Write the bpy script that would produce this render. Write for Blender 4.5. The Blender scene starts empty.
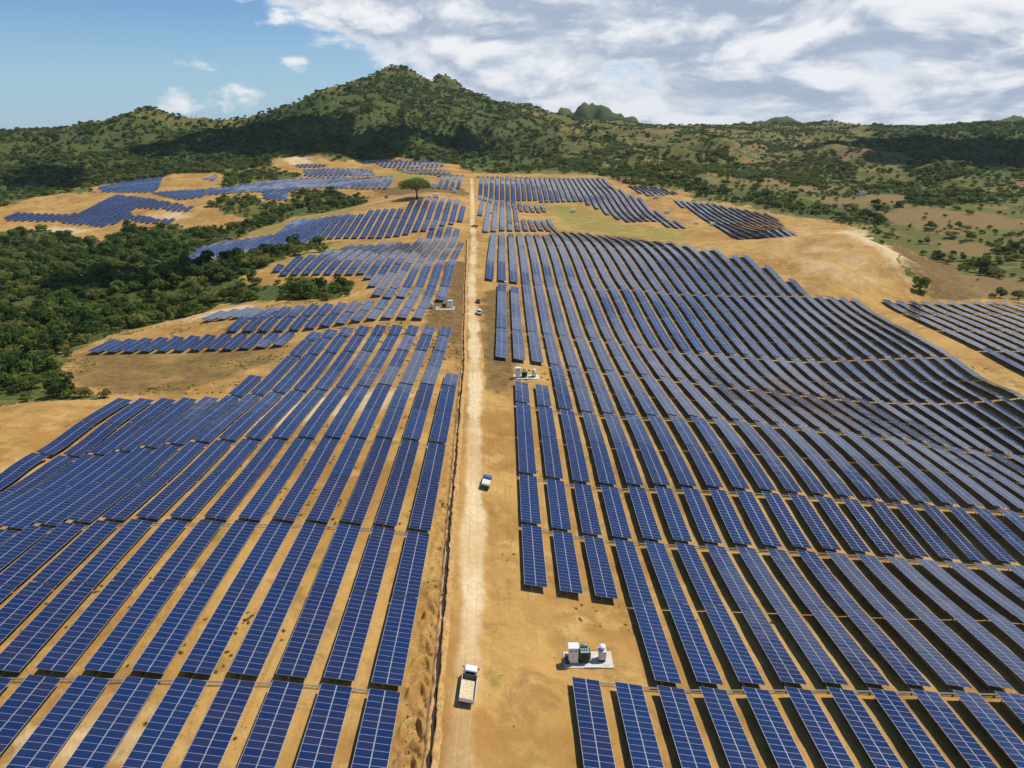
import bpy, bmesh, math, random
import numpy as np
from mathutils import Vector, Matrix, Euler
random.seed(7); rng = np.random.default_rng(7)
DATA = {
'pts': ((23.25,78.41,-2.08,0.02),(29.25,78.1,-1.95,0.02),(35.25,78.07,-2.08,0.02),(41.25,77.73,-1.92,0.02),(47.25,77.68,-2.12,0.02),(53.25,77.45,-2.51,0.02),(59.25,77.53,-2.65,0.02),(65.25,77.68,-3.05,0.02),(71.25,77.42,-3.05,0.02),(23.25,98.76,-3.32,0.02),(29.25,98.02,-3.22,0.02),(35.25,97.96,-3.54,0.02),(41.25,97.72,-3.81,0.02),(47.25,97.64,-4.32,0.02),(53.25,95.55,-4.36,0.02),(59.25,95.88,-4.88,0.02),(65.25,96.09,-5.32,0.02),(71.25,96.08,-5.49,0.02),(77.25,95.91,-5.49,0.02),(83.25,95.85,-5.51,0.02),(23.25,119.53,-4.26,0.02),(29.25,117.62,-3.79,0.02),(35.25,117.96,-4.6,0.02),(41.25,117.79,-5.0,0.02),(47.25,117.2,-5.47,0.02),(53.25,117.2,-6.09,0.02),(59.25,116.62,-6.21,0.02),(65.25,117.05,-6.89,0.02),(71.25,116.84,-7.15,0.02),(77.25,116.5,-8.12,0.02),(83.25,116.79,-8.49,0.02),(89.25,116.97,-9.25,0.02),(95.25,116.95,-9.87,0.02),(101.25,116.82,-10.11,0.02),(23.25,139.52,-3.25,0.02),(29.25,137.5,-2.54,0.02),(35.25,137.66,-2.92,0.02),(41.25,137.76,-3.4,0.02),(47.25,137.25,-3.53,0.02),(53.25,137.76,-4.26,0.02),(59.25,136.78,-4.36,0.02),(65.25,137.18,-5.13,0.02),(71.25,137.42,-5.68,0.02),(77.25,137.38,-6.09,0.02),(83.25,137.86,-6.79,0.02),(89.25,137.82,-7.44,0.02),(95.25,137.14,-7.86,0.02),(101.25,137.21,-8.33,0.02),(107.25,137.35,-8.84,0.02),(113.25,136.99,-9.19,0.02),(23.25,178.59,-2.42,0.02),(29.25,177.85,-2.43,0.02),(35.25,177.23,-2.8,0.02),(41.25,176.81,-3.34,0.02),(47.25,175.61,-3.07,0.02),(53.25,175.51,-3.26,0.02),(59.25,175.98,-4.03,0.02),(65.25,175.71,-4.69,0.02),(71.25,175.43,-5.14,0.02),(77.25,175.4,-5.52,0.02),(83.25,176.28,-6.39,0.02),(89.25,177.26,-7.47,0.02),(95.25,176.44,-7.89,0.02),(101.25,175.48,-8.41,0.02),(107.25,174.88,-9.07,0.02),(113.25,174.74,-10.26,0.02),(119.25,174.88,-11.89,0.02),(125.25,174.24,-12.38,0.02),(131.25,173.84,-13.3,0.02),(137.25,173.6,-14.45,0.02),(143.25,173.51,-15.49,0.02),(23.25,216.83,-2.79,0.02),(29.25,217.62,-3.61,0.02),(35.25,217.82,-4.23,0.02),(113.25,236.19,-14.47,0.02),(119.25,234.98,-14.44,0.02),(125.25,234.48,-14.93,0.02),(131.25,234.2,-14.85,0.02),(137.25,234.57,-15.02,0.02),(143.25,235.24,-15.02,0.02),(149.25,236.01,-14.95,0.02),(155.25,235.82,-14.52,0.02),(161.25,234.34,-14.38,0.02),(167.25,233.98,-14.66,0.02),(173.25,235.13,-15.5,0.02),(23.25,261.37,-4.26,0.02),(29.25,261.23,-5.05,0.02),(35.25,257.4,-4.73,0.02),(41.25,257.63,-5.83,0.02),(47.25,256.38,-6.47,0.02),(53.25,257.2,-7.95,0.02),(59.25,257.0,-8.72,0.02),(65.25,257.89,-9.83,0.02),(71.25,257.26,-10.46,0.02),(77.25,256.94,-10.79,0.02),(83.25,257.69,-11.26,0.02),(89.25,257.31,-11.61,0.02),(95.25,257.65,-12.07,0.02),(101.25,257.37,-12.45,0.02),(107.25,256.99,-13.16,0.02),(113.25,256.54,-14.06,0.02),(119.25,255.49,-13.98,0.02),(125.25,254.46,-13.66,0.02),(131.25,254.91,-13.79,0.02),(137.25,254.33,-13.22,0.02),(143.25,255.52,-13.15,0.02),(149.25,255.97,-12.79,0.02),(155.25,256.38,-12.42,0.02),(161.25,256.1,-12.15,0.02),(167.25,256.69,-12.16,0.02),(173.25,257.28,-12.42,0.02),(23.25,339.21,-2.72,0.02),(29.25,342.23,-3.4,0.02),(35.25,340.58,-3.05,0.02),(41.25,341.96,-3.53,0.02),(47.25,337.75,-2.71,0.02),(53.25,339.01,-3.3,0.02),(59.25,336.01,-2.65,0.02),(65.25,339.2,-3.78,0.02),(71.25,337.88,-4.15,0.02),(77.25,338.47,-5.05,0.02),(83.25,339.42,-5.78,0.02),(89.25,338.45,-5.58,0.02),(95.25,337.79,-5.94,0.02),(101.25,338.35,-6.09,0.02),(107.25,338.75,-6.5,0.02),(113.25,338.25,-6.5,0.02),(119.25,337.43,-6.63,0.02),(125.25,337.05,-6.56,0.02),(131.25,336.41,-6.52,0.02),(137.25,337.84,-7.18,0.02),(143.25,335.82,-6.72,0.02),(149.25,336.67,-6.94,0.02),(155.25,336.71,-7.87,0.02),(161.25,336.31,-8.04,0.02),(167.25,337.21,-8.62,0.02),(173.25,337.74,-8.82,0.02),(-21.1,68.59,6.55,0.02),(-27.1,69.01,7.01,0.02),(-33.1,69.57,7.18,0.02),(-39.1,70.01,7.47,0.02),(-45.1,70.39,7.75,0.02),(-51.1,70.9,7.89,0.02),(-57.1,71.37,8.16,0.02),(-21.1,86.75,5.92,0.02),(-27.1,86.66,6.59,0.02),(-33.1,86.95,7.13,0.02),(-21.1,104.57,6.17,0.02),(-27.1,105.04,6.32,0.02),(-33.1,105.53,6.66,0.02),(-39.1,106.15,6.82,0.02),(-45.1,106.39,7.21,0.02),(-51.1,106.84,7.26,0.02),(-57.1,107.19,7.42,0.02),(-63.1,107.37,7.65,0.02),(-69.1,107.8,7.33,0.02),(-75.1,108.09,7.0,0.02),(-81.1,108.9,6.14,0.02),(-87.1,109.23,5.57,0.02),(-21.1,125.29,5.34,0.02),(-27.1,125.87,5.63,0.02),(-33.1,125.97,6.18,0.02),(-39.1,127.18,5.58,0.02),(-45.1,126.54,6.18,0.02),(-51.1,127.36,6.24,0.02),(-57.1,127.77,6.18,0.02),(-63.1,128.06,5.95,0.02),(-21.1,143.76,5.06,0.02),(-27.1,143.29,6.06,0.02),(-33.1,145.83,5.29,0.02),(-39.1,145.38,5.65,0.02),(-45.1,145.38,5.69,0.02),(-21.1,180.31,4.97,0.02),(-27.1,181.88,4.56,0.02),(-33.1,181.44,4.61,0.02),(-39.1,182.32,4.07,0.02),(-45.1,183.53,3.13,0.02),(-51.1,183.42,3.02,0.02),(-57.1,183.38,2.79,0.02),(-63.1,184.08,2.1,0.02),(-69.1,184.28,1.6,0.02),(-75.1,184.44,1.11,0.02),(-21.1,241.92,1.6,0.02),(-27.1,238.44,2.39,0.02),(-33.1,239.29,1.86,0.02),(-39.1,239.17,1.92,0.02),(-45.1,239.03,1.8,0.02),(-51.1,238.42,2.18,0.02),(-57.1,239.04,2.02,0.02),(-63.1,240.15,1.16,0.02),(-69.1,241.12,0.52,0.02),(-105.1,133.48,0.04,0.02),(-75.1,148.07,4.36,0.02),(-81.1,148.25,3.42,0.02),(-87.1,148.61,2.49,0.02),(-93.1,148.83,1.63,0.02),(-99.1,149.68,0.45,0.02),(-105.1,149.87,0.18,0.02),(-9.97,487.54,-0.37,0.03),(14.82,487.24,-0.37,0.03),(44.42,486.64,-1.02,0.03),(-32.78,910.91,8.81,0.03),(46.22,914.89,7.74,0.03),(18.54,801.85,-1.31,0.03),(-3.59,775.35,-7.19,0.03),(26.2,704.54,-10.0,0.03),(23.09,618.82,-8.03,0.03),(93.62,715.5,-9.92,0.03),(108.0,636.83,-11.39,0.03),(146.18,607.39,-11.79,0.03),(186.0,563.49,-13.66,0.03),(235.29,568.8,-12.16,0.03),(148.41,783.12,1.32,0.03),(121.64,913.54,6.57,0.03),(202.26,737.19,-5.53,0.03),(179.09,824.86,-0.28,0.03),(-48.23,498.97,-2.43,0.03),(-35.9,539.65,1.09,0.03),(-52.74,600.17,11.04,0.03),(-86.09,493.54,-3.89,0.03),(-51.81,678.78,12.82,0.03),(-51.25,864.47,12.53,0.03),(-137.09,973.77,16.51,0.03),(-147.36,1050.57,21.66,0.03),(-80.56,800.83,12.75,0.03),(-184.33,401.11,-2.96,0.03),(-145.29,433.57,-0.56,0.03),(-144.35,484.73,-6.49,0.03),(-118.33,552.09,3.14,0.03),(-32.97,362.57,4.51,0.03),(-64.11,360.76,-1.32,0.03),(-122.83,365.87,-3.82,0.03),(-95.75,362.94,-2.22,0.03),(-52.46,508.0,1.59,0.03),(-81.56,252.41,-3.22,0.03),(-117.86,252.45,-4.27,0.03),(-152.67,252.61,-4.97,0.03),(-66.8,269.26,-0.51,0.03),(-109.15,269.5,-1.25,0.03),(-128.06,292.74,-5.37,0.03),(-47.58,261.82,3.04,0.03),(-371.99,761.94,-6.38,0.03),(-404.58,741.98,-12.27,0.03),(-437.06,707.51,-19.82,0.03),(-458.55,896.72,0.01,0.03),(-451.08,962.03,3.57,0.03),(-237.65,736.37,-1.91,0.03),(-289.44,831.71,2.93,0.03),(-212.83,895.91,5.76,0.03),(-284.43,1028.79,16.12,0.03),(-343.92,887.1,6.54,0.03),(193.13,291.85,-12.0,0.02),(188.0,263.2,-12.0,0.02),(193.59,340.71,-12.0,0.02),(178.33,224.62,-12.0,0.02),(252.33,327.92,-12.0,0.02),(241.21,289.7,-12.0,0.02),(142.85,387.39,0.95,0.02),(168.61,412.95,7.3,0.02),(189.9,422.22,9.94,0.02),(209.88,426.66,11.03,0.02),(217.27,403.7,6.98,0.02),(218.0,381.11,0.86,0.02),(185.01,381.89,1.89,0.02),(221.23,565.59,-5.42,0.02),(186.31,360.35,-1.41,0.02),(262.0,470.0,-15.0,0.02),(215.0,480.0,-9.0,0.03),(275.0,420.0,-17.0,0.02),(268.0,385.0,-17.0,0.02),(300.0,420.0,-16.0,0.02),(310.0,385.0,-15.0,0.02),(240.0,520.0,-12.0,0.02),(215.0,370.0,-9.0,0.03),(300.0,300.0,-12.0,0.03),(350.0,330.0,-12.0,0.03),(290.0,345.0,-12.0,0.03),(185.0,345.0,-10.0,0.02),(205.0,345.0,-11.5,0.02),(225.0,345.0,-12.0,0.02),(250.0,345.0,-12.5,0.02),(275.0,350.0,-13.0,0.02),(200.0,320.0,-12.0,0.02),(230.0,310.0,-12.0,0.02),(205.0,365.0,-7.0,0.02),(235.0,368.0,-7.0,0.02),(341.64,701.59,-9.09,0.05),(425.93,883.92,-4.24,0.05),(584.63,1230.54,14.01,0.05),(817.74,1741.33,45.3,0.05),(377.81,627.07,-7.29,0.05),(475.42,798.66,-2.18,0.05),(658.47,1122.07,11.87,0.05),(902.55,1553.95,32.42,0.05),(332.75,454.25,-14.01,0.05),(426.93,594.44,-7.31,0.05),(542.84,766.91,0.75,0.05),(745.69,1068.7,14.74,0.05),(1013.75,1468.03,34.66,0.05),(260.73,391.34,-13.23,0.05),(241.71,890.44,7.26,0.05),(316.22,823.21,1.22,0.05),(415.2,1093.61,13.59,0.05),(573.57,1526.92,35.2,0.05),(186.96,1175.21,24.55,0.05),(247.22,1566.29,44.3,0.05),(281.15,1042.91,16.47,0.05),(365.65,1368.8,34.0,0.05),(77.9,1002.06,14.92,0.05),(97.5,1263.39,29.05,0.05),(130.18,1698.94,52.59,0.05),(162.86,2134.7,76.68,0.05),(284.05,2185.63,74.0,0.05),(401.17,2183.19,71.26,0.05),(534.17,2123.21,57.94,0.05),(677.03,2122.49,60.62,0.05),(799.4,2068.73,63.56,0.05),(910.85,2070.32,71.39,0.05),(996.05,2014.98,68.92,0.05),(1090.98,2009.07,56.21,0.05),(1158.86,2010.16,61.29,0.05),(1240.32,2012.03,68.92,0.05),(1321.76,2012.96,74.0,0.05),(1414.02,2009.94,68.92,0.05),(1593.16,2008.74,71.46,0.05),(-589.53,853.97,-2.8,0.05),(-538.23,886.04,-1.06,0.05),(-718.8,1053.45,12.46,0.05),(-898.36,1328.07,27.17,0.05),(-587.45,1074.29,15.32,0.05),(-748.55,1382.22,34.0,0.05),(-424.44,1029.01,13.69,0.05),(-519.58,1272.02,32.26,0.05),(-606.04,1495.24,55.27,0.05),(-382.02,1163.79,32.79,0.05),(-319.16,1163.03,32.79,0.05),(-439.65,1474.75,62.92,0.05),(-176.14,1149.68,30.25,0.05),(-203.46,1341.6,57.14,0.05),(-230.74,1536.93,93.13,0.05),(-257.98,1735.67,138.22,0.05),(-79.72,1103.25,23.43,0.05),(-98.5,1382.85,56.61,0.05),(-117.2,1668.96,107.18,0.05),(-4.84,1135.46,26.32,0.05),(-6.4,1576.01,62.12,0.05),(-267.91,1219.13,41.69,0.05),(-330.59,1523.85,83.5,0.05),(-675.87,878.61,3.2,0.05),(-1005.5,1329.36,27.17,0.05),(855.02,1056.92,15.32,0.05),(502.75,605.2,-4.67,0.05),(-1327.12,1765.5,40.89,0.01),(-1619.09,2153.91,-41.4,0.2),(-1185.7,1764.62,43.09,0.01),(-1446.55,2152.84,-38.71,0.2),(-1080.37,1747.31,47.78,0.01),(-1318.06,2131.72,-32.99,0.2),(-976.94,1731.61,56.7,0.01),(-1191.86,2112.56,-22.11,0.2),(-900.58,1722.21,69.71,0.01),(-1098.71,2101.1,-6.24,0.2),(-834.7,1686.9,84.48,0.01),(-1018.34,2058.02,11.79,0.2),(-767.79,1629.98,96.22,0.01),(-936.7,1988.58,26.11,0.2),(-737.32,1621.99,90.11,0.01),(-899.54,1978.83,18.65,0.2),(-698.96,1630.73,86.16,0.01),(-852.73,1989.49,13.84,0.2),(-660.06,1636.38,74.0,0.01),(-805.27,1996.39,-1.0,0.2),(-630.48,1643.27,71.95,0.01),(-769.18,2004.79,-3.5,0.2),(-580.39,1660.65,84.34,0.01),(-708.08,2025.99,11.61,0.2),(-539.88,1674.58,92.73,0.01),(-658.65,2042.98,21.85,0.2),(-478.22,1697.22,107.66,0.01),(-583.43,2070.61,40.06,0.2),(-436.31,1713.42,120.6,0.01),(-532.29,2090.38,55.86,0.2),(-393.75,1730.49,135.86,0.01),(-480.37,2111.2,74.47,0.2),(-358.07,1785.94,155.19,0.01),(-436.84,2178.84,98.05,0.2),(-334.67,1856.8,174.08,0.01),(-408.29,2265.29,121.09,0.2),(-308.7,1927.6,192.91,0.01),(-376.61,2351.68,144.08,0.2),(-288.9,1930.88,196.59,0.01),(-352.46,2355.67,148.56,0.2),(-256.7,1929.62,185.0,0.01),(-313.18,2354.14,134.42,0.2),(-234.34,1929.15,178.05,0.01),(-285.89,2353.57,125.94,0.2),(-209.43,1928.03,168.73,0.01),(-255.5,2352.2,114.56,0.2),(-184.43,1928.68,164.12,0.01),(-225.0,2352.98,108.94,0.2),(-159.33,1931.09,164.24,0.01),(-194.38,2355.93,109.1,0.2),(-134.17,1933.51,164.37,0.01),(-163.68,2358.88,109.25,0.2),(-114.02,1931.87,154.95,0.01),(-139.11,2356.88,97.76,0.2),(-79.58,1952.62,141.58,0.01),(-97.09,2382.19,81.45,0.2),(-36.54,1981.52,123.18,0.01),(-44.57,2417.45,59.0,0.2),(-7.76,2003.95,121.28,0.01),(-9.46,2444.82,56.68,0.2),(27.16,2031.54,121.94,0.01),(33.13,2478.48,57.49,0.2),(63.09,2058.52,112.43,0.01),(76.97,2511.39,45.89,0.2),(103.18,2090.79,100.09,0.01),(125.88,2550.76,30.83,0.2),(346.36,2661.64,30.0,0.2),(703.48,2657.34,30.0,0.2),(1060.59,2653.04,30.0,0.2),(1417.71,2648.74,30.0,0.2),(1774.83,2644.44,30.0,0.2),(2096.23,2640.57,30.0,0.2),(-149.79,195.79,-1.14,0.05),(-208.74,281.25,-11.64,0.05),(-287.8,397.94,-16.23,0.05),(-180.72,276.11,-10.22,0.05),(-207.63,354.83,-14.73,0.05),(-265.21,461.45,-17.01,0.05),(-402.79,568.34,-21.16,0.05),(-380.11,609.82,-23.73,0.05),(-200.17,418.72,-14.98,0.05),(-151.86,344.37,-12.35,0.05),(-262.61,525.1,-18.05,0.05),(-234.37,611.07,-15.7,0.05),(-191.74,677.33,-8.47,0.05),(-158.67,699.77,-4.51,0.05),(-136.4,202.91,-1.65,0.05),(-105.22,195.46,-0.58,0.05),(-96.43,210.09,-1.15,0.05),(-108.07,137.59,10.18,0.05),(-112.75,157.09,5.08,0.05),(-237.71,276.79,-10.22,0.05),(-466.78,569.11,-21.16,0.05),(0.0,0.0,4.0,0.1),(-60.0,0.0,9.0,0.1),(60.0,0.0,-1.0,0.1),(-140.0,40.0,5.0,0.1),(140.0,60.0,-9.0,0.1),(0.0,-200.0,0.0,0.1),(-300.0,-200.0,0.0,0.1),(300.0,-200.0,-10.0,0.1),(-300.0,100.0,-10.0,0.1),(300.0,150.0,-18.0,0.1),(0.0,40.0,3.0,0.1),(40.0,40.0,-1.0,0.1),(-40.0,40.0,8.0,0.1),(-800.0,0.0,0.0,0.1),(800.0,0.0,0.0,0.1),(0.0,-900.0,0.0,0.1),(-900.0,600.0,20.0,0.1),(1100.0,700.0,20.0,0.1),(230.0,200.0,-14.0,0.1),(0.0,5500.0,-60.0,0.1),(3000.0,4000.0,-40.0,0.1),(-3000.0,4000.0,-40.0,0.1),(3500.0,0.0,0.0,0.1),(-3500.0,0.0,0.0,0.1)),
'crags': ((173.8,2897.3,97.2,60.0,72.0),(247.7,2955.6,116.9,60.0,72.0),(308.8,2903.8,122.1,50.0,60.0),(350.0,2928.9,135.1,50.0,60.0),(389.8,2902.8,122.8,55.0,66.0),(436.0,2894.1,100.8,60.0,72.0),(473.3,2832.0,75.2,60.0,72.0),(1084.9,3297.2,82.7,70.0,84.0),(1147.0,3304.2,103.8,70.0,84.0),(1217.9,3308.0,116.9,75.0,90.0),(1279.9,3302.6,104.3,70.0,84.0),(1341.8,3295.7,87.6,80.0,96.0),(1401.3,3186.6,77.8,90.0,108.0),(1845.9,2758.0,61.9,150.0,180.0),(-297.8,1922.4,2.0,38.0,45.6),(-264.2,1933.4,7.1,45.0,54.0),(-230.2,1941.7,13.3,40.0,48.0),(-152.1,1944.9,21.7,26.0,31.2),(-137.2,1948.0,17.4,26.0,31.2)),
'p': 0.35814,
'yaw': 0.01204,
'arr': {'right_top': ((-14.6,504.7),(29.6,503.5),(46.4,561.8),(76.7,538.9),(92.9,526.5),(103.0,460.0),(108.6,431.7),(122.5,415.3),(134.0,398.7),(139.8,374.8),(149.4,345.2),(154.8,339.6),(173.6,342.0)),'FB1': ((-31.7,916.0),(122.9,923.1),(127.8,902.7),(132.5,777.8),(141.9,769.8),(159.6,605.4),(144.1,605.5),(136.9,641.8),(109.5,640.2),(95.4,721.2),(84.7,763.6),(74.1,764.7),(18.0,776.9),(14.8,776.9),(11.7,613.5),(41.9,654.5),(44.9,542.5),(-16.1,507.0),(-22.9,677.4)),'FB2': ((14.6,768.8),(41.7,755.3),(44.6,715.1),(13.8,674.1)),'FD': ((144.1,856.7),(184.3,850.1),(195.2,810.0),(189.1,778.9),(150.3,763.4)),'FE': ((175.4,751.5),(209.5,744.6),(236.8,714.7),(258.3,676.5),(230.1,552.3),(158.4,434.3),(184.7,559.3),(185.1,652.5),(184.3,667.5)),'LI': ((-218.4,475.3),(-192.4,465.0),(-173.4,472.3),(-157.4,481.7),(-143.1,492.4),(-122.7,501.1),(-86.6,496.6),(-57.0,502.5),(-45.1,521.5),(-32.9,545.8),(-30.7,588.6),(-36.3,631.9),(-78.0,602.0),(-79.3,572.6),(-109.5,576.0),(-109.9,565.2),(-152.1,583.7),(-183.4,629.5),(-171.7,543.5),(-191.9,545.6),(-218.0,552.8),(-227.3,530.9)),'LH': ((-129.3,370.8),(-72.4,363.1),(-64.5,333.4),(-56.7,304.8),(-39.3,293.4),(-23.9,293.8),(-24.5,350.9),(-25.0,375.0),(-28.5,511.9),(-39.4,523.6),(-49.0,516.9),(-57.7,488.8),(-60.9,474.6),(-80.5,479.9),(-101.5,466.7),(-108.2,414.1),(-119.1,404.8),(-118.8,389.2),(-128.6,388.3)),'P1': ((-499.0,715.4),(-506.7,748.6),(-441.7,740.7),(-435.2,822.6),(-383.3,786.3),(-315.4,733.1),(-314.7,711.4),(-380.7,745.7),(-373.6,721.9),(-349.9,707.5),(-330.5,690.2),(-311.6,686.9),(-311.5,666.2),(-338.7,678.5),(-367.1,695.8),(-380.3,677.5),(-411.3,695.8),(-434.2,706.9),(-474.7,709.3)),'P2': ((-496.6,887.1),(-485.7,939.3),(-448.1,961.7),(-389.5,819.7),(-465.0,845.1)),'P3': ((-372.2,906.1),(-372.5,952.9),(-344.3,874.5)),'P4': ((-397.4,817.3),(-325.4,835.9),(-258.1,927.4),(-209.4,936.9),(-127.1,857.0),(-120.8,759.9),(-201.4,806.9),(-234.1,796.5),(-220.5,736.1),(-245.9,742.7),(-263.3,791.9),(-309.0,791.3),(-331.2,773.0),(-341.0,765.6)),'P5': ((-304.8,1036.8),(-256.7,1029.5),(-218.3,1005.7),(-280.7,1013.7)),'P6': ((-213.0,1093.3),(-207.8,1139.5),(-163.4,1154.0),(-102.1,1116.2),(-79.8,1005.4),(-90.5,986.5),(-163.1,1002.9)),'P7': ((-150.1,988.1),(-73.9,961.2),(-61.8,896.9),(-46.0,900.5),(-44.9,786.6),(-78.4,764.8),(-70.3,822.7),(-79.5,862.9),(-118.5,908.8)),'P8': ((-273.2,1000.5),(-228.0,999.9),(-177.3,989.6),(-160.1,911.5),(-210.7,943.4),(-254.2,937.0))},
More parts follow.
